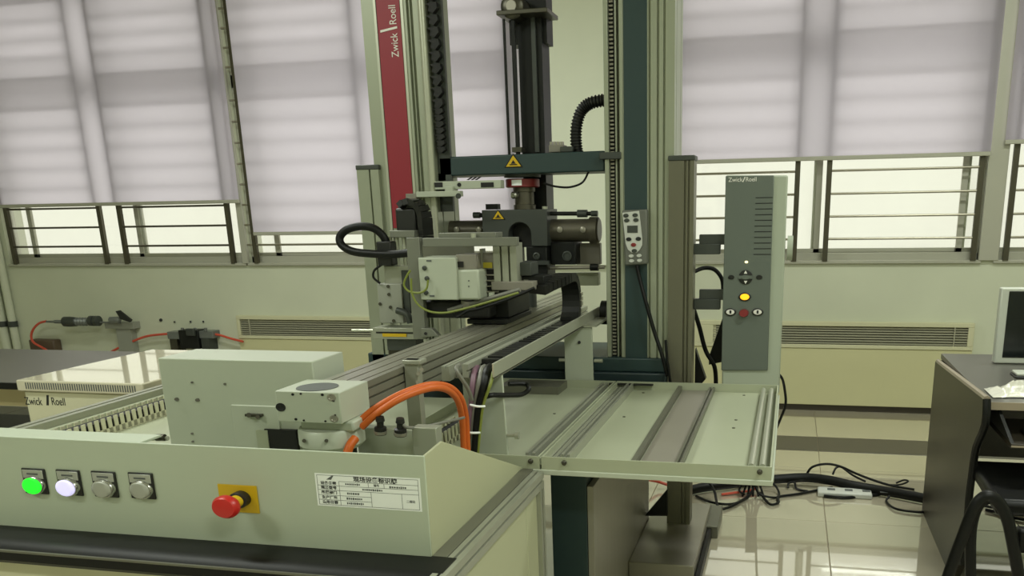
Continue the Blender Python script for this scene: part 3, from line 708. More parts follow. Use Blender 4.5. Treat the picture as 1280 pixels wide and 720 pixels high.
nk = MB().lathe((cxg + .006, GY, zn0), (0, 0, 1), [(0, .05), (.02, .05), (.022, .044), (zn1 - zn0 - .02, .044), (zn1 - zn0 - .018, .05), (zn1 - zn0, .05)], 28).build('neck', 'cylinder', lf)
MB().lathe(atY(645, 244, GY - .045), (-.3, -1, 0), [(0, .016), (.02, .016), (.026, .010)], 16).build('pin_head', 'chrome', nk)
pb(607, 622, 255, 262, GY - .06, GY - .02).build('bolt_block', 'black_metal', nk)
MB().cyl(atY(681, 258, GY - .05), atY(681, 262, GY - .05), .012, 10).build('bolt_head', 'silver', nk)
# upper grip: body with arched opening
a, b, c0, d0 = rect(603, 684, 262, 308, GY - .09)
gb = MB()
xm0 = atY(636, 300, GY - .09).x; xm1 = atY(664, 300, GY - .09).x; zar = atY(650, 278, GY - .09).z; zleft = atY(620, 298, GY - .09).z
arch = [(xm1 + (xm0 - xm1) * (.5 - .5 * math.cos(t)), GY - .09, zar - .05 + .05 * math.sin(t)) for t in [i * math.pi / 10 for i in range(11)]]
gb.prism([(a, GY - .09, zleft), (a, GY - .09, d0), (b, GY - .09, d0), (b, GY - .09, c0), (xm1, GY - .09, c0)] + arch + [(xm0, GY - .09, zleft)], (0, .18, 0))
go = gb.build('upper_grip', 'gunmetal', lf, .003)
triangle_sign(623, 270, GY - .09, .026, go)
zc = atY(715, 288, GY).z; xe = atY(749, 288, GY).x; xs0 = atY(684, 288, GY).x
MB().lathe((b - .01, GY, zc), (1, 0, 0), [(0, .050), (xe - b - .03, .050), (xe - b - .03, .058), (xe - b + .005, .058), (xe - b + .012, .05)], 32).build('grip_cylinder', 'cylinder', go)
zc2 = atY(580, 288, GY).z; xl0 = atY(557, 288, GY).x
MB().lathe((a + .01, GY, zc2), (-1, 0, 0), [(0, .044), (a - xl0 + .01, .044)], 28).build('grip_cylinder', 'cylinder', go)
for (px, py) in ((700, 287), (729, 287), (571, 287), (599, 287)):
    MB().lathe(atY(px, py, GY - .048), (0, -1, 0), [(0, .013), (.008, .013), (.010, .008)], 12).build('cylinder_screw', 'steel', go)
r_ = MB().cyl(atY(684, 267, GY - .03), atY(746, 267, GY - .03), .009, 12).build('tie_rod', 'black_metal', go)
MB().cyl(atY(722, 267, GY - .03), atY(734, 267, GY - .03), .017, 10).build('rod_nut', 'gunmetal', r_); MB().cyl(atY(739, 267, GY - .03), atY(747, 267, GY - .03), .013, 10).build('rod_nut', 'gunmetal', r_)
r_ = MB().cyl(atY(592, 269, GY - .03), atY(612, 269, GY - .03), .010, 12).build('tie_rod', 'black_metal', go)
MB().cyl(atY(592, 269, GY - .03), atY(600, 269, GY - .03), .014, 10).build('rod_nut', 'gunmetal', r_)
jw = pb(634, 666, 276, 309, GY - .03, GY + .05).build('grip_jaw', 'dark', go, .003)  # jaw block, enlarged in dark colour so the arch opening looks shaded
pb(648, 653, 300, 330, GY - .03, GY).build('specimen_bar', 'black_metal', go)
# lower grip
lg_ = pb(658, 684, 308, 345, GY - .08, GY + .06).build('lower_grip', 'black_metal', lf, .004)
MB().lathe(atY(671, 320, GY - .08), (0, -1, 0), [(0, .016), (.008, .016), (.01, .011), (.004, .008)], 14).build('grip_screw', 'gunmetal', lg_)
pb(656, 686, 326, 331, GY - .10, GY - .08).build('grip_clamp', 'gunmetal', lg_)
pb(688, 720, 303, 331, GY - .04, GY + .08).build('grip_valve', 'black_metal', lg_, .004)
MB().lathe(atY(709, 320, GY - .04), (0, -1, 0), [(0, .022), (.006, .022), (.007, .017), (.002, .016)], 18).build('valve_knob', 'gunmetal', lg_)
pb(720, 750, 304, 331, GY + .04, GY + .08).build('valve_plate', 'tray_grey', lg_, .003)
pb(716, 748, 341, 357, GY + .04, GY + .09).build('valve_plate', 'tray_sheet', lg_, .003)
r_ = MB().cyl(atY(686, 335, GY - .03), atY(756, 334, GY - .03), .008, 10).build('side_rod', 'steel', lg_)
MB().cyl(atY(738, 334, GY - .03), atY(748, 334, GY - .03), .016, 10).build('rod_nut', 'black_metal', r_)
MB().cyl((cxg, GY, .86), (cxg, GY, atY(671, 340, GY).z), .045, 20).build('grip_column', 'gunmetal', lf)
# white arm with slots under the crosshead
ar = thing('extensometer_arm', 'light grey slotted extensometer arm below the crosshead left of the load cell', 'sensor arm', atY(545, 240, FY - .02))
e1 = pb(543, 626, 226, 236, FY - .02, FY + .03).build('upper_bar', 'white_paint', ar, .002)
for (u, v) in ((543, 553), (601, 617)): pb(u, v, 228, 234, FY - .022, FY - .02).build('bar_slot', 'dark', e1)
MB().cyl(atY(574, 231, FY - .0195), atY(574, 231, FY - .024), .009, 12).build('bar_hole', 'dark', e1)
e2 = pb(520, 575, 239, 246, FY - .05, FY - .01).build('lower_bar', 'white_paint', ar, .002)
pb(507, 520, 242, 249, FY - .05, FY - .01).build('bar_end', 'tray_grey', e2, .002)
pb(556, 566, 233, 243, FY - .045, FY - .015).build('bar_clamp', 'white_paint', e2, .002)
MB().cyl(atY(573, 245, FY - .06), atY(573, 245, FY), .012, 12).build('clamp_screw', 'gunmetal', e2)
st = MB()
for k in range(3): st.prism([atY(583 + k * 5, 225, FY - .0), atY(586 + k * 5, 225, FY), atY(592 + k * 5, 221, FY), atY(589 + k * 5, 221, FY)], (0, .004, 0))
st.build('hazard_stripes', 'dark', e1)
# foot cross member seen behind the beam

# ================================================================== GRIPPER CARRIAGE on the beam
CYg = 3.14
gc = thing('gripper_carriage', 'robot gripper carriage with pale servo boxes riding on the beam', 'robot carriage', (-1.2, 3.3, 1.066))
bx(-1.24, -1.075, 3.22, 3.56, 1.068, 1.088).build('carriage_plate', 'black_metal', gc, .003)
bx(-1.235, -1.08, 3.26, 3.55, 1.088, 1.17).build('carriage_block', 'black_metal', gc, .004)
fr = MB(); pb(512, 528, 297, 424, CYg, CYg + .03, fr); pb(528, 646, 297, 308, CYg, CYg + .03, fr)
fr.build('angle_frame', 'frame_grey', gc, .002)
pb(527, 592, 306, 324, CYg + .18, CYg + .19).build('back_panel', 'anodised_dark', gc)
pb(548, 620, 291, 297, CYg + .02, CYg + .10).build('top_plate', 'frame_grey', gc, .002)
MB().cyl(atY(592, 299, CYg + .01), atY(592, 292, CYg + .01), .010, 10).build('top_bolt', 'silver', gc)
sb = pb(524, 571, 322, 375, CYg - .02, CYg + .12).build('servo_box', 'white_paint', gc, .004, label='pale green-white servo drive box')
pb(571, 599, 337, 375, CYg - .01, CYg + .12).build('servo_cover', 'white_paint', sb, .008)
pb(570, 595, 318, 337, CYg + .0, CYg + .1).build('terminal_head', 'tray_grey', sb, .003)
pb(572, 579, 327, 334, CYg - .004, CYg + .0).build('socket_hole', 'dark', sb)
for (px, py) in ((531, 335), (534, 348), (533, 366)):
    MB().lathe(atY(px, py, CYg - .02), (0, -1, 0), [(0, .009), (.006, .009), (.008, .005)], 12).build('gland', 'gunmetal', sb)
for (px, py) in ((536, 326), (540, 370)): pb(px - 3, px + 3, py - 1, py + 1, CYg - .0215, CYg - .02).build('plate_screw', 'ink_grey', sb)
for (px, py) in ((586, 351), (586, 358)): MB().cyl(atY(px, py, CYg - .009), atY(px, py, CYg - .012), .003, 8).build('cover_screw', 'ink_grey', sb)
MB().cyl(atY(586, 376, CYg + .04), atY(586, 384, CYg + .04), .03, 16).build('servo_gland', 'tray_grey', sb)
pb(530, 612, 376, 398, CYg + .04, CYg + .2).build('motor_body', 'dark', gc, .01)
cm = pb(603, 646, 300, 362, CYg + .02, CYg + .04)
a, b, c0, d0 = rect(617, 646, 304, 361, CYg + .06)
vp = vprofile(a, b, CYg + .06, CYg + .14, c0, d0, nf=(a + (b - a) * .33, a + (b - a) * .68), w=.008, d=.02).build('upright_profile', 'anodised', gc)
pb(614, 666, 352, 363, CYg + .055, CYg + .16).build('profile_foot', 'tray_grey', gc, .003)
pb(599, 618, 316, 336, CYg + .07, CYg + .1).build('type_plate', 'tray_grey', gc); pb(601, 615, 328, 335, CYg + .066, CYg + .07).build('yellow_label', 'yellow_dull', gc)
pb(600, 603, 311, 337, CYg + .06, CYg + .1).build('side_post', 'anodised', gc)
hsn = pb(598, 622, 337, 372, CYg + .08, CYg + .2).build('heat_sink', 'dark', gc)
for k in range(4): pb(598, 622, 343 + k * 7, 344.4 + k * 7, CYg + .066, CYg + .08).build('heat_fin', 'steel', hsn)
pb(646, 664, 328, 345, CYg + .10, CYg + .2).build('gripper_block', 'gunmetal', gc, .004)
pb(646, 680, 345, 356, CYg + .12, CYg + .24).build('gripper_jaw', 'black_metal', gc, .004)
MB().cyl(atY(660, 352, CYg + .12), atY(655, 352, CYg + .1), .007, 8).build('jaw_screw', 'silver', gc)
pb(611, 616, 366, 374, CYg + .02, CYg + .04).build('white_plug', 'white_paint', gc); 
bf = atY(533, 416, CYg - .01); MB().prism([atY(526, 410, CYg - .01), atY(540, 411, CYg - .01), atY(548, 420, CYg - .01), atY(526, 422, CYg - .01)], (0, .03, 0)).build('frame_foot', 'frame_grey', gc, .002)
MB().cyl(atY(532, 417, CYg - .011), atY(532, 417, CYg - .014), .006, 10).build('foot_hole', 'dark', gc)
ca = [((513, 338), (508, 346), (505, 356), (511, 364), (524, 366), (533, 361), (535, 350)), ((514, 348), (515, 366), (522, 380), (536, 389), (556, 391), (580, 386), (612, 377), (648, 366))]
for k, pts in enumerate(ca):
    tag(origin(MB().tube([atY(px, py, CYg - .04) for px, py in pts], .0042, 8).build('earth_cable', 'earth_cable'), atY(*pts[0], CYg - .04)),
        ('yellow-green earth cable looped beside the servo box', 'yellow-green earth cable sagging below the servo box')[k], 'cable', 'earth cables on the gripper')
tag(origin(MB().tube([atY(px, py, CYg + .02) for px, py in ((560, 388), (590, 379), (615, 372), (650, 362))], .008, 8).build('signal_cable', 'grey_cable'), atY(560, 388, CYg + .02)), 'grey cable under the servo box', 'cable')
tag(origin(MB().tube([atY(px, py, CYg - .01) for px, py in ((566, 391), (572, 396), (586, 388), (602, 385), (640, 372), (668, 360))], .006, 8).build('signal_cable', 'black_rubber'), atY(566, 391, CYg - .01)), 'black cable under the servo box above the beam', 'cable')

# ================================================================== PNEUMATIC LIFT UNIT left of the carriage
LYp = 3.40
pl = thing('lift_unit', 'pneumatic lift unit with vertical rods between red column and servo box', 'actuator', (-1.6, 3.45, .86))
pb(487, 518, 288, 297, LYp, LYp + .08).build('top_plate', 'frame_grey', pl, .003)
for px in (491, 499, 508, 514): 
    p = atY(px, 340, LYp + .03); q = atY(px, 296, LYp + .03); MB().cyl((p.x, p.y, p.z), (p.x, p.y, q.z), .009, 12).build('guide_rod', 'silver', pl)
pb(480, 512, 332, 356, LYp + .01, LYp + .07).build('cylinder_body', 'anodised', pl, .004)
pb(503, 512, 338, 392, LYp, LYp + .06).build('side_block', 'gunmetal', pl, .003)
lp = pb(473, 503, 355, 404, LYp - .01, LYp + .06).build('lift_plate', 'bracket_grey', pl, .003)
for (px, py) in ((485, 358), (486, 368), (488, 384), (475, 380), (492, 401)): MB().cyl(atY(px, py, LYp - .01), atY(px, py, LYp - .016), .007, 10).build('plate_screw', 'steel_dark', lp)
MB().tube([atY(px, py, LYp - .02) for px, py in ((496, 388), (503, 390), (510, 394), (513, 404))], .014, 10).build('elbow_fitting', 'gunmetal', pl)
MB().cyl((atY(495, 430, LYp + .03).x, LYp + .03, .862), (atY(495, 430, LYp + .03).x, LYp + .03, atY(495, 420, LYp + .03).z), .035, 16).build('lift_column', 'steel_dark', pl)
bx(-1.66, -1.54, LYp - .01, 3.70, .80, .862).build('mounting_bracket', 'steel_dark', pl)
br = pb(466, 521, 410, 424, LYp - .04, LYp + .06).build('base_rail', 'anodised', pl, .002)
pb(470, 520, 415, 417, LYp - .042, LYp - .04).build('rail_groove', 'dark', br)
pb(478, 508, 417, 421, LYp - .043, LYp - .042).build('rail_label', 'yellow', br)
r_ = MB().cyl(atY(440, 413, LYp), atY(467, 413, LYp), .006, 10).build('rail_rod', 'silver', br)
pb(484, 520, 424, 438, LYp - .02, LYp + .06).build('rail_support', 'gunmetal', pl)
blk_ = pb(471, 489, 302, 332, LYp - .03, LYp + .04).build('hose_clamp', 'black_plastic', pl, .004)
lo = [(512, 316), (490, 318), (462, 317), (440, 314), (427, 306), (425, 296), (434, 287), (450, 283), (466, 285), (478, 294), (484, 306)]
tag(origin(MB().tube([atY(px, py, LYp - .05 + .006 * i) for i, (px, py) in enumerate(lo)], .0165, 14).build('corrugated_hose', 'black_rubber'), atY(427, 306, LYp)), 'thick black hose curling in a loop left of the lift unit', 'hose')
tag(origin(MB().tube([atY(px, py, LYp - .02) for px, py in ((477, 331), (468, 338), (467, 347), (475, 354))], .005, 8).build('air_hose', 'black_rubber'), atY(477, 331, LYp)), 'thin black air hose below the hose clamp', 'hose')
cl = thing('hanging_drag_chain', 'black drag chain bend in front of the red column strip', 'cable chain', atY(505, 290, LYp))
hb = pb(494, 520, 260, 290, LYp + .03, LYp + .10).build('chain_bracket', 'black_plastic', cl, .01)
pb(497, 522, 255, 262, LYp + .05, LYp + .10).build('bracket_top', 'gunmetal', cl, .004)
l2 = bx(-.032, .032, -.012, .012, -.012, .012).mesh('chain_link', 'black_plastic')
chain([atY(px, py, LYp + .05) for px, py in ((500, 262), (508, 254), (518, 253), (527, 260), (531, 272), (532, 284), (533, 294), (534, 306))], cl, l2, .022, twist=(.35, 1, 0))

# ================================================================== CABLES on the cabinet
def cable(name, pts, r, m, label, group=None, n=8):
    return tag(origin(MB().tube(pts, r, n).build(name, m), pts[0]), label, 'cable', group)
oc = [(452, 534, 1.99), (470, 518, 2.0), (492, 503, 2.02), (515, 492, 2.06), (540, 485, 2.12), (558, 487, 2.2), (571, 499, 2.28), (577, 520, 2.34), (579, 548, 2.36), (580, 575, 2.36)]
oc2 = [(446, 530, 2.0), (464, 514, 2.02), (488, 499, 2.04), (512, 488, 2.08), (538, 481, 2.15), (560, 483, 2.24), (575, 496, 2.32), (582, 518, 2.37), (584, 548, 2.38), (585, 578, 2.38)]
cable('power_cable', [atY(*p) for p in oc], .0092, 'orange_cable', 'orange cable bowing over the cabinet, nearer of the pair', 'orange motor cables', 12)
cable('power_cable', [atY(*p) for p in oc2], .0092, 'orange_cable', 'orange cable bowing over the cabinet, farther of the pair', 'orange motor cables', 12)
cable('power_cable', [atY(*p) for p in ((434, 566, 1.93), (438, 556, 1.94), (444, 548, 1.96))], .0115, 'orange_cable', 'short orange cable end beside the round bearing flange', 'orange motor cables', 12)
for px, m_, lb, r in ((591, 'purple_cable', 'purple cable dropping from the trough end', .009), (597, 'grey_cable', 'grey cable dropping from the trough end', .008), (602, 'black_rubber', 'thick black cable dropping from the trough end', .012), (608, 'earth_cable', 'yellow-green earth cable dropping from the trough end', .005)):
    d = px - 591
    pts = [(px + 8 + d * .6, 456, 2.62), (px + 3 + d * .4, 462, 2.47), (px + d * .3, 480, 2.42), (px - 2 - d * .1, 505, 2.42), (px - 4 - d * .2, 530, 2.42), (px - 6 - d * .35, 580, 2.42)]
    cable('control_cable', [atY(*p) for p in pts], r, m_, lb, 'cables at the trough end')
cable('control_cable', [atY(*p) for p in ((600, 498, 2.44), (615, 494, 2.44), (634, 494, 2.52), (652, 493, 2.6), (661, 486, 2.62), (656, 480, 2.64), (636, 480, 2.6))], .008, 'black_rubber', 'black cable loop sticking out right of the support plate')
cable('control_cable', [atY(*p) for p in ((574, 456, 2.40), (570, 461, 2.36), (576, 472, 2.36), (585, 486, 2.38), (590, 500, 2.4))], .006, 'grey_cable', 'thin grey cable at the inner profile end')
cable('control_cable', [atY(*p) for p in ((501, 526, 2.0), (508, 534, 2.0), (525, 534, 2.05), (555, 528, 2.15), (580, 522, 2.3))], .004, 'grey_cable', 'thin grey cable running from the plug to the orange cables')
for (py, x0, x1) in ((508, 588, 606), (541, 576, 600)):
    pts = [atY(x0, py - 2, 2.40), atY((x0 + x1) / 2, py, 2.39), atY(x1, py, 2.41)]
    tag(origin(MB().tube(pts, .0035, 6).build('cable_tie', 'white_label'), pts[0]), ('white cable tie on the upper part of the cable bunch', 'white cable tie on the lower part of the cable bunch')[py > 520], 'cable tie', 'cable ties')

# ================================================================== CONSOLE
KY = 3.70
co = thing('control_console', 'tall grey control console with arrow keys and lit orange button', 'control console', (-.17, 3.78, .75))
P4 = [atY(907.5, 219, KY + .01), atY(985, 219, KY + .01), atY(974, 492, KY + .01), atY(902, 492, KY + .01)]
MB().prism(P4, (0, .10, 0)).build('body', 'console_side', co, .006)
P4 = [atY(907, 220, KY), atY(967.5, 219, KY), atY(959.5, 463, KY), atY(901.5, 463, KY)]
fp = MB().prism(P4, (0, .012, 0)).build('front_panel', 'console_grey', co, .003)
MB().cyl(atY(984, 310, KY + .06), atY(991, 310, KY + .06), .05, 20).build('side_knob', 'console_side', co)
for k in range(11):
    y = 246.5 + k * 7.1; s = -k * .25; 
    pb(944.5 + s, 966 + s, y, y + 1.0, KY - .0012, KY).build('slot_line', 'ink', fp)
p = atY(910.5, 225, KY - .0005)
text('lettering', 'Zwick', .024, p, (1, 0, 0), (0, 0, 1), 'white_ink', fp, sx=.95); q = atY(932, 224.5, KY - .0005)
text('lettering', 'Roell', .024, q, (1, 0, 0), (0, 0, 1), 'white_ink', fp, sx=.9); 
p0 = atY(928, 227, KY); MB().prism([(p0.x, KY, p0.z - .002), (p0.x + .004, KY, p0.z - .002), (p0.x + .012, KY, p0.z + .018), (p0.x + .008, KY, p0.z + .018)], (0, -.001, 0)).build('lettering_slash', 'white_ink', fp)
def oval(px, py, rx, ry, m_, name, parent, h=.008, Y=KY):
    c = atY(px, py, Y); mb = MB(); n = 20; vs = []
    for (dy, k) in ((.001, 1), (-h * .7, 1), (-h, .85)):
        for i in range(n): t = 2 * math.pi * i / n; vs.append((c.x + rx * k * math.cos(t), Y + dy, c.z + ry * k * math.sin(t)))
    mb.add(vs, [(j * n + i, j * n + (i + 1) % n, (j + 1) * n + (i + 1) % n, (j + 1) * n + i) for j in range(2) for i in range(n)] + [tuple(range(2 * n, 3 * n)), tuple(range(n))])
    return mb.build(name, m_, parent)
oval(933, 327.5, .007, .005, 'led_lit', 'status_lamp', fp, .003)
k = oval(932, 346.5, .029, .030, 'black_plastic', 'arrow_key', fp, .005); oval(932, 346.5, .019, .010, 'console_grey', 'key_centre', k, .008)
pb(923, 941, 344.5, 348.5, KY - .0065, KY - .005).build('key_gap', 'console_grey', k)
for dy in (-6, 6):
    c = atY(932, 346.5 + dy, KY - .006); s_ = .008 * (1 if dy < 0 else -1)
    MB().prism([(c.x - .007, KY - .006, c.z - s_ * .6), (c.x + .007, KY - .006, c.z - s_ * .6), (c.x, KY - .006, c.z + s_)], (0, -.001, 0)).build('key_arrow', 'white_ink', k)
for px in (914, 949): oval(px, 346.5, .013, .009, 'black_plastic', 'side_key', fp, .005)
k = oval(931, 371, .026, .018, 'black_plastic', 'lit_key', fp, .006, ); oval(931, 371, .019, .013, 'orange_lit', 'key_lens', k, .009)
for px in (913, 947):
    k = oval(px, 390, .024, .016, 'black_plastic', 'drive_key', fp, .006); oval(px, 390, .018, .0115, 'white_ink', 'key_lens', k, .008)
    pb(px - 1.2, px + 1.2, 388, 392, KY - .0092, KY - .008).build('key_mark', 'ink', k)
k = oval(930, 391, .020, .016, 'red_dark', 'stop_key', fp, .03)
for (y0, y1, y2, i) in ((293, 306, 318, 0), (362, 375, 387, 1)):
    b_ = pb(874, 906, y0, y1, KY + .05, KY + .08).build('swivel_arm', 'gunmetal', co, .003); pb(867, 900, y1 - 1, y2, KY + .04, KY + .09).build('arm_joint', 'gunmetal', b_, .003)
cable('console_cable', [atY(*p) for p in ((867, 340, 3.80), (880, 335, 3.84), (893, 337, 3.86), (902, 348, 3.86), (904, 362, 3.86))], .009, 'black_rubber', 'black cable arching between post and console')
cable('console_cable', [atY(*p) for p in ((867, 386, 3.85), (874, 408, 3.86), (882, 438, 3.88), (893, 458, 3.88), (895, 480, 3.88))], .010, 'black_rubber', 'black cable hanging left of the console foot')
cable('console_cable', [atY(*p) for p in ((966, 462, 3.80), (977, 472, 3.82), (981, 488, 3.85), (982, 505, 3.85), (977, 520, 3.86), (966, 545, 3.9), (952, 570, 4.1), (946, 596, 4.5), (944, 606, 4.68))], .006, 'black_rubber', 'thin black cable hanging right of the tray corner')
bg_ = MB().prism([atY(903, 398, 3.9), atY(896, 418, 3.9), (atY(886, 446, 3.9)), atY(886, 456, 3.9), atY(905, 452, 3.9)], (0, .08, 0)).build('cable_sleeve', 'black_rubber')
tag(origin(bg_, atY(895, 456, 3.9)), 'black cable sleeve hanging behind the console', 'cable sleeve')
tag(origin(MB().prism([atY(869, 436, 3.95), atY(882, 474, 3.95), atY(868, 490, 3.95)], (0, .05, 0)).build('corner_gusset', 'black_metal'), atY(869, 490, 3.95)), 'black triangular plate right of the upright post above the tray', 'bracket')
so_ = thing('wall_socket', 'beige wall socket panel on the wall behind the console', 'socket', atY(886, 432, W))
sp_ = pb(873, 895, 400, 433, W - .03, W).build('plate', 'fan_frame', so_, .004)
for i in range(3):
    for j in range(4): MB().cyl(atY(881 + i * 5, 407 + j * 6, W - .03), atY(881 + i * 5, 407 + j * 6, W - .033), .007, 8).build('socket_hole', 'ink_grey', sp_)

# ================================================================== HAND REMOTE on the right column
RY = FY - .035
hr = thing('hand_remote', 'grey hand remote with pale keypad hanging on the teal column panel', 'remote control', atY(793, 330, RY))
MB().prism([atY(777.5, 263, RY), atY(809, 261.5, RY), atY(809.5, 330, RY), atY(781, 332, RY)], (0, .033, 0)).build('body', 'remote_grey', hr, .006)
fpp = [(778, 266), (799, 263.5), (801, 280), (803, 298), (803, 306), (800, 312), (796, 316), (790, 316), (785, 312), (782, 304), (780, 285)]
kp = MB().prism([atY(x, y, RY) for x, y in fpp], (0, -.004, 0)).build('keypad', 'remote_white', hr, .001)
for (x, y, m_) in ((782.5, 269.5, 'gunmetal'), (794, 269, 'gunmetal'), (783.5, 275.5, 'gunmetal'), (795, 275, 'gunmetal'), (786, 299, 'ink'), (798, 298.5, 'ink'), (792, 306, 'red_dark'), (793, 313.5, 'gunmetal')):
    oval(x, y, .0115, .008, m_, 'key', kp, .004, RY - .004)
for (x, y) in ((789, 320), (799, 319.5), (789.5, 326), (799.5, 325.5)): oval(x, y, .011, .007, 'remote_white', 'key', hr, .006, RY)
pb(784, 797, 282, 291, RY - .006, RY - .004).build('display', 'gunmetal', kp)
cable('remote_cord', [atY(*p) for p in ((796, 332, RY + .01), (800, 350, 3.69), (808, 380, 3.675), (818, 415, 3.67), (827, 442, 3.66), (834, 470, 3.66))], .0085, 'black_rubber', 'black cord hanging from the hand remote')
cable('remote_cord', [atY(*p) for p in ((832, 425, 3.66), (834, 450, 3.65), (838, 478, 3.65))], .006, 'black_rubber', 'short thin black cord beside the right post foot')

# ================================================================== LEFT BACKGROUND
tb = thing('side_table', 'dark grey side table with black edge at the left behind the white box', 'table', (-4.6, 3.95, 0))
bx(-6.3, -3.50, 3.47, 4.42, .690, .718).build('table_top', 'table_grey', tb, .003)
bx(-6.3, -3.50, 3.456, 3.47, .685, .718).build('edge_band', 'black_rubber', tb, .003)
bx(-6.2, -3.55, 3.62, 3.66, .56, .685).build('apron', 'beige_block', tb)
for (x, y) in ((-6.2, 3.6), (-3.62, 3.6), (-6.2, 4.3), (-3.62, 4.3)): bx(x - .03, x + .03, y - .03, y + .03, 0, .69).build('leg', 'black_metal', tb, .003)
bx(-6.2, -3.6, 3.7, 4.3, .30, .33).build('shelf', 'black_metal', tb, .003)
kt = thing('equipment_stand', 'low stand under the white controller box, mostly hidden', 'stand', (-2.95, 3.65, 0))
bx(-3.46, -2.90, 3.2, 4.1, .47, .50).build('stand_top', 'black_metal', kt)
for (x, y) in ((-3.42, 3.24), (-2.94, 3.44), (-3.42, 4.05), (-2.94, 4.05)): bx(x - .02, x + .02, y - .02, y + .02, 0, .47).build('leg', 'black_metal', kt)
cb = thing('controller_box', 'ivory controller box with glossy lid and maker lettering at the left', 'electronics box', (-2.9, 3.6, .5))
BYc = 3.2; z1 = atY(19, 475, BYc).z; xl = atY(19, 475, BYc).x
bx(xl + .02, -2.80, BYc + .015, 4.08, .50, z1 - .055).build('case', 'ivory', cb, .006)
bx(xl, -2.76, BYc, 4.09, z1 - .052, z1).build('lid', 'ivory_gloss', cb, .006)
vs_ = MB(); x = xl + .05
while x < -2.80: vs_.box(x, x + .006, BYc - .001, BYc + .004, z1 - .040, z1 - .010); x += .0125
vs_.build('vent_slots', 'ink_grey', cb, kind='stuff')
p = atY(31, 501.5, BYc + .015); text('lettering', 'Zwick', .052, (p.x, BYc + .0145, p.z), (1, 0, 0), (0, 0, 1), 'ink', cb, sx=.72)
p = atY(64, 502, BYc + .015); text('lettering', 'Roell', .052, (p.x, BYc + .0145, p.z), (1, 0, 0), (0, 0, 1), 'ink', cb, sx=.72)
p = atY(58, 505, BYc + .015); MB().prism([(p.x, BYc + .014, p.z - .006), (p.x + .012, BYc + .014, p.z - .006), (p.x + .022, BYc + .014, p.z + .042), (p.x + .010, BYc + .014, p.z + .042)], (0, .001, 0)).build('lettering_slash', 'ink', cb)
# air line unit on the wall
AY = W - .12
au = thing('air_line_unit', 'grey air filter and regulator unit with lever valve on the wall', 'air regulator', atY(150, 437, AY))
def pl_lathe(px0, px1, py, prof, name, m_, n=16):
    a_ = atY(px0, py, AY); b_ = atY(px1, py, AY); L = b_.x - a_.x
    return MB().lathe(a_, (1, 0, 0), [(u * L, r * .9) for u, r in prof], n).build(name, m_, au)
pl_lathe(58, 150, 402, [(0, .010), (.1, .012), (.12, .018), (.2, .018), (.22, .009), (1, .009)], 'pipe', 'fitting')
pl_lathe(79, 97, 402, [(0, .025), (.1, .048), (.5, .05), (.9, .044), (1, .025)], 'filter_bowl', 'gunmetal')
pl_lathe(95, 113, 402, [(0, .03), (.1, .042), (.2, .03), (.3, .042), (.4, .03), (.5, .042), (.6, .03), (.7, .042), (.8, .03), (1, .04)], 'ribbed_body', 'fitting')
pl_lathe(111, 125, 401, [(0, .03), (.15, .05), (.45, .05), (.5, .035), (.6, .05), (.9, .05), (1, .025)], 'regulator_head', 'gunmetal')
pl_lathe(137, 150, 400, [(0, .02), (.1, .032), (.8, .034), (1, .02)], 'valve_body', 'fitting')
MB().prism([atY(144, 389, AY - .03), atY(149, 388, AY - .03), atY(164, 400, AY - .03), atY(162, 403, AY - .03), atY(150, 399, AY - .03)], (0, .02, 0)).build('valve_lever', 'black_plastic', au, .003)
bk = MB(); pb(131, 166, 403, 411, AY + .03, W, bk); pb(147, 165, 411, 440, AY + .05, W, bk); bk.build('bracket', 'bracket_grey', au)
cable('air_hose', [atY(px, py, AY) for px, py in ((58, 401.5), (49, 404), (42, 411), (39, 420), (42, 428), (52, 434), (62, 440))], .010, 'red_hose', 'red air hose curving down from the regulator', 'red air hoses')
cable('air_hose', [atY(px, py, AY + .06) for px, py in ((135, 442), (150, 434), (165, 427), (185, 420), (214, 417))], .010, 'red_hose', 'red air hose running from the bracket to the valve block', 'red air hoses')
cable('air_hose', [atY(px, py, AY + .06) for px, py in ((262, 417), (275, 419), (288, 423), (304, 427))], .010, 'red_hose', 'red air hose leaving the valve block to the right', 'red air hoses')
tag(origin(pb(37, 68, 425, 446, AY + .03, W).build('junction_box', 'brown', bevel=.012), atY(52, 446, AY)), 'small brown box on the wall under the red hose', 'box')
vb = thing('valve_block', 'dark valve block with fittings on the wall above the housing', 'valve', atY(238, 437, AY))
pb(209, 224, 415, 424, AY + .02, W).build('side_valve', 'fitting', vb, .004); pb(213, 222, 424, 440, AY + .02, W).build('valve_leg', 'steel_dark', vb)
pb(224, 248, 413, 436, AY, W).build('body', 'black_metal', vb, .004); pb(232, 242, 411, 420, AY - .03, AY).build('solenoid', 'gunmetal', vb, .006)
pb(248, 266, 414, 423, AY + .02, W).build('side_valve', 'fitting', vb, .004); pb(252, 262, 423, 438, AY + .01, W).build('valve_leg', 'gunmetal', vb)
for px in (228, 244, 257): MB().cyl(atY(px, 414, AY + .02), atY(px, 410, AY + .02), .014, 10).build('fitting', 'fitting', vb)
for i, (px, lb) in enumerate(((21, 'pale conduit pipe with dark clamp at the left end of the wall'), (8, 'pale conduit pipe closest to the left picture edge'))):
    p = atY(px, 430, W - .04); t = thing('conduit_pipe', lb, 'pipe', (p.x, W - .04, 0), 'conduit pipes')
    MB().cyl((p.x, W - .04, 0), (p.x, W - .04, CEIL), .032 if i == 0 else .04, 16).build('pipe', 'wall', t)
    for z in (.55, 1.6): MB().cyl((p.x, W - .04, z), (p.x, W - .04, z + .05), .04 if i == 0 else .047, 16).build('clamp', 'gunmetal', t)
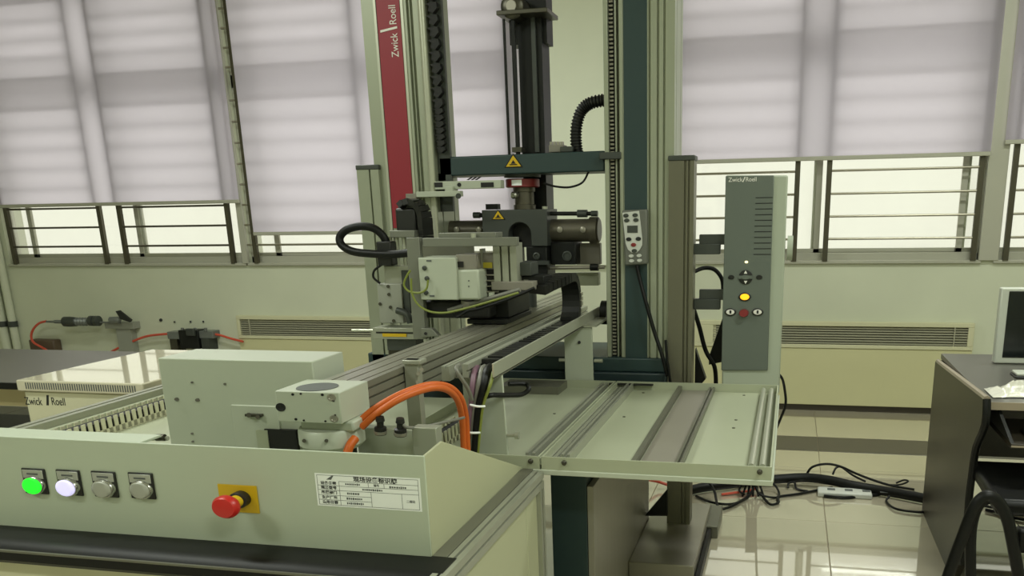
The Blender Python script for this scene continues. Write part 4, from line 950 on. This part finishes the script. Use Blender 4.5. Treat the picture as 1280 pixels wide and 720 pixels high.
for (px, py) in ((201, 400), (218, 402.5), (238, 402), (254, 402)):
    MB().cyl(atY(px, py, W - .001), atY(px, py, W - .01), .014 if px == 201 else .008, 10).build('wall_plug', 'ink', bpy.data.objects['wall_back'])

# ================================================================== RIGHT DESK
DX = .700
dsk = thing('computer_desk', 'dark brown computer desk with curved side panel at the right', 'desk', (1.3, 4.0, 0))
q = [atX(px, py, DX) for px, py in ((1169, 452), (1229, 499), (1227, 530), (1216, 558), (1211, 590), (1207, 622), (1205, 646))]
ff = atX(1190, 716, DX)
poly = [(DX, q[0].y, 0), (DX, q[0].y, q[0].z)] + [(DX, v.y, v.z) for v in q[1:]] + [(DX, q[-1].y, .12), (DX, ff.y, .0)]
sp = MB().prism(poly, (.026, 0, 0)).build('side_panel', 'desk_dark', dsk)
ed = MB().tube([(DX + .013, q[0].y, q[0].z), (DX + .013, q[1].y, q[1].z)], .0125, 8, 1).build('panel_edge', 'desk_edge', sp)
MB().tube([(DX + .013, v.y, v.z) for v in q[1:]] + [(DX + .013, q[-1].y, .12)], .0145, 8, 3).build('front_edge', 'black_rubber', sp)
zd = q[1].z - .02; yf = q[1].y + .015; yb_ = q[0].y + .02
zd = atY(1236, 503, yf).z
bx(DX + .027, 2.3, yf, yb_, zd - .025, zd).build('desk_top', 'desk_top', dsk, .002)
bx(DX + .027, 2.3, yf - .006, yf, zd - .026, zd + .002).build('top_edge', 'desk_edge', dsk)
bx(DX + .027, 2.3, yb_ - .03, yb_ - .012, .30, zd - .03).build('back_panel', 'desk_dark', dsk)
bx(2.274, 2.3, yf, yb_, 0, zd - .026).build('side_panel', 'desk_dark', dsk)
kz = atY(1250, 556, yf - .05).z
kt_ = bx(DX + .09, 1.9, yf - .10, yf + .30, kz, kz + .018).build('keyboard_shelf', 'desk_dark', dsk, .002)
bx(DX + .09, 1.9, yf - .104, yf - .10, kz + .006, kz + .012).build('shelf_edge', 'desk_edge', kt_)
MB().prism([(DX + .06, yf + .02, zd - .03), (DX + .09, yf - .09, kz + .018), (DX + .09, yf + .28, kz + .018), (DX + .06, yf + .28, zd - .03)], (.012, 0, 0)).build('shelf_hanger', 'black_metal', kt_)
kb = thing('keyboard', 'black keyboard lying on the desk\'s pull-out shelf', 'keyboard', (1.1, yf, kz + .018))
bx(.86, 1.30, yf - .07, yf + .08, kz + .018, kz + .034).build('case', 'black_plastic', kb, .004)
km = bx(-.012, .012, -.011, .011, 0, .007).mesh('key', 'gunmetal')
for i in range(15):
    for j in range(5): piece('key', km, (.885 + i * .028, yf - .052 + j * .027, kz + .034), kb)
mo_ = thing('computer_monitor', 'flat monitor with pale frame standing on the desk', 'monitor', (1.15, 4.2, zd))
MYm = 4.12
a_, b_ = atY(1247, 410, MYm).x, atY(1247, 410, MYm).x + .50; c0, d0 = max(atY(1247, 461, MYm).z, zd + .002), atY(1250, 360, MYm).z
bx(a_, b_, MYm, MYm + .05, c0, d0).build('bezel', 'bezel', mo_, .006)
bx(a_ + .032, b_ - .032, MYm - .003, MYm, c0 + .028, d0 - .014).build('screen', 'screen', mo_)
bx(a_ + .17, b_ - .17, MYm - .06, MYm + .10, zd, zd + .012).build('stand', 'bezel', mo_, .004)
wk = thing('desk_phone', 'white handset with dark rim on the desk in front of the monitor', 'phone', (1.0, 4.0, zd))
p = atZ(1262, 468, zd); bx(p.x, p.x + .24, p.y - .10, p.y, zd, zd + .010).build('rim', 'black_plastic', wk, .004); bx(p.x + .006, p.x + .24, p.y - .09, p.y - .004, zd + .010, zd + .022).build('top', 'bezel', wk, .004)
# crumpled film on the desk
fm = MB(); p = atZ(1232, 496, zd); nx, ny = 22, 12
for i in range(nx + 1):
    for j in range(ny + 1):
        u, v = i / nx, j / ny; h = (math.sin(math.pi * u) ** .6) * (math.sin(math.pi * v) ** .6)
        fm.v.append(Vector((p.x + .02 + .42 * u, p.y - .03 + .17 * v + .02 * math.sin(6 * u), zd + .004 + h * (.018 + .07 * abs(noise.noise(Vector((u * 7, v * 6, 1))))))))
for i in range(nx):
    for j in range(ny): fm.f.append((i * (ny + 1) + j, (i + 1) * (ny + 1) + j, (i + 1) * (ny + 1) + j + 1, i * (ny + 1) + j + 1))
fo = fm.build('plastic_bag', 'plastic_film'); tag(origin(fo, (p.x, p.y, zd)), 'crumpled clear plastic bag lying on the desk front', 'plastic bag')
# chair
chy = 2.75
cr = thing('office_chair', 'black office chair with curved armrest in the lower right corner', 'chair', (.95, 2.75, 0))
arm = [(1180, 735), (1190, 706), (1202, 674), (1214, 643), (1224, 626), (1236, 620), (1250, 630), (1260, 652), (1267, 685), (1276, 735)]
A = [atY(px, py, chy) for px, py in arm]
MB().tube([(v.x, v.y, v.z) for v in A], .019, 12).build('armrest', 'chair_black', cr)
MB().tube([atY(px, py, chy + .14) for px, py in ((1214, 742), (1213, 690), (1215, 655), (1224, 630), (1240, 622))], .018, 10).build('arm_brace', 'chair_black', cr)
s0 = atY(1226, 606, chy + .5)
st_ = MB().prism([(s0.x, chy + .25, .46), (s0.x + .48, chy + .25, .46), (s0.x + .48, chy + .72, .47), (s0.x, chy + .72, .47)], (0, 0, .06)).build('seat', 'chair_black', cr, .02)
bx(s0.x + .02, s0.x + .46, chy + .02, chy + .07, .42, .50).build('seat_rail', 'chair_black', cr, .01)
MB().cyl((s0.x + .25, chy + .45, .10), (s0.x + .25, chy + .45, .46), .03, 14).build('gas_column', 'black_metal', cr)
for k in range(5):
    t = k * 2 * math.pi / 5 + .3; e = Vector((s0.x + .25 + .28 * math.cos(t), chy + .45 + .28 * math.sin(t), .07))
    l_ = MB().cyl((s0.x + .25, chy + .45, .11), e, .025, 8, .016).build('base_arm', 'chair_black', cr); MB().cyl(e + Vector((-.012, 0, -.04)), e + Vector((.012, 0, -.04)), .03, 12).build('castor', 'black_rubber', l_)

# ================================================================== FLOOR CABLES
def fz(px, py, z=.02): return atZ(px, py, z)
cable('cable_bundle', [fz(*p) for p in ((862, 613, .03), (880, 609, .03), (905, 606, .03), (935, 602, .03), (970, 599, .04), (1005, 597, .05), (1035, 600, .05), (1062, 606, .04), (1095, 612, .03), (1130, 618, .03), (1170, 626, .03))], .026, 'black_rubber', 'thick black cable bundle crossing the floor to the desk', None, 12)
ps = thing('power_strip', 'white power strip lying beneath the black cable bundle', 'power strip', fz(1050, 614, 0))
p0 = fz(1022, 620, 0); p1 = fz(1086, 609, 0)
bx(p0.x, p1.x, p0.y - .02, p0.y + .08, 0, .03).build('case', 'remote_white', ps, .008)
for i in range(4): bx(p0.x + .05 + i * .09, p0.x + .09 + i * .09, p0.y + .02, p0.y + .05, .03, .032).build('outlet', 'ink_grey', ps)
fc = [([(1008, 594, .05), (1015, 584, .10), (1032, 580, .12), (1050, 583, .11), (1075, 594, .06), (1110, 606, .02), (1143, 612, .01)], .007, 'thin black cable arching over the power strip'),
      ([(1041, 593, .06), (1045, 585, .09), (1052, 584, .09), (1066, 594, .05), (1082, 602, .02)], .006, 'short black cable arching behind the power strip'),
      ([(1120, 604, .02), (1130, 600, .04), (1135, 602, .04), (1124, 606, .02), (1108, 606, .01)], .005, 'small black cable curl near the desk'),
      ([(870, 620, .01), (890, 628, .01), (915, 630, .01), (934, 622, .01), (942, 610, .05)], .007, 'black cable looping left of the hanging bunch'),
      ([(872, 590, .2), (884, 600, .1), (893, 614, .05), (897, 632, .01), (905, 636, .01), (930, 624, .01), (942, 612, .03)], .007, 'black cable falling from the post to the floor'),
      ([(943, 606, .06), (950, 618, .03), (968, 622, .01), (974, 618, .01), (968, 606, .04), (950, 596, .08)], .006, 'black cable loop right of the hanging bunch'),
      ([(950, 616, .02), (962, 630, .01), (973, 628, .01), (974, 621, .01), (1000, 617, .01), (1040, 609, .01)], .007, 'black cable running right toward the power strip'),
      ([(930, 618, .02), (924, 612, .03), (932, 600, .08), (940, 592, .12)], .006, 'short black cable at the left of the hanging bunch'),
      ([(985, 610, .01), (986, 604, .03), (993, 603, .03), (996, 611, .01), (1010, 614, .01)], .006, 'small black cable loop left of the power strip'),
      ([(1112, 620, .03), (1108, 627, .01), (1120, 636, .01), (1145, 640, .01), (1160, 640, .01)], .006, 'black cable loop beside the desk panel foot'),
      ([(868, 598, .03), (885, 596, .03), (905, 590, .05)], .005, 'thin black cable near the post foot'),
      ([(1030, 620, .01), (1055, 622, .01), (1080, 620, .01), (1100, 618, .01)], .008, 'black cable in front of the power strip')]
for pts, r, lb in fc: cable('floor_cable', [fz(*p) for p in pts], r, 'black_rubber', lb, 'loose cables on the floor')
for i in range(5):
    x = 936 + i * 2.6
    cable('hanging_cable', [fz(*p) for p in ((x, 588, .22), (x - .5, 596, .12), (x - 4 + i * 2, 608, .05), (x - 8 + i * 4, 620, .01))], .006, 'black_rubber', ('leftmost', 'second from the left', 'middle', 'second from the right', 'rightmost')[i] + ' black cable of the bunch hanging under the tray corner', 'hanging cable bunch')
cable('floor_cable', [fz(*p) for p in ((902, 618, .01), (918, 616, .012), (934, 614, .015), (944, 611, .02))], .007, 'red_hose', 'orange-red cable on the floor under the tray')
cable('floor_cable', [fz(*p) for p in ((812, 600, .06), (822, 602, .04), (834, 606, .03))], .008, 'red_hose', 'red cable left of the right post')
for pts, lb in (([(1192 + 40, 637, .01), (1245, 640, .01), (1262, 646, .01), (1282, 650, .01)], 'black cable under the desk beside the chair arm'), ([(1228, 632, .01), (1250, 636, .02), (1283, 642, .01)], 'black cable further back under the desk')):
    cable('floor_cable', [fz(*p) for p in pts], .008, 'black_rubber', lb, 'loose cables on the floor')
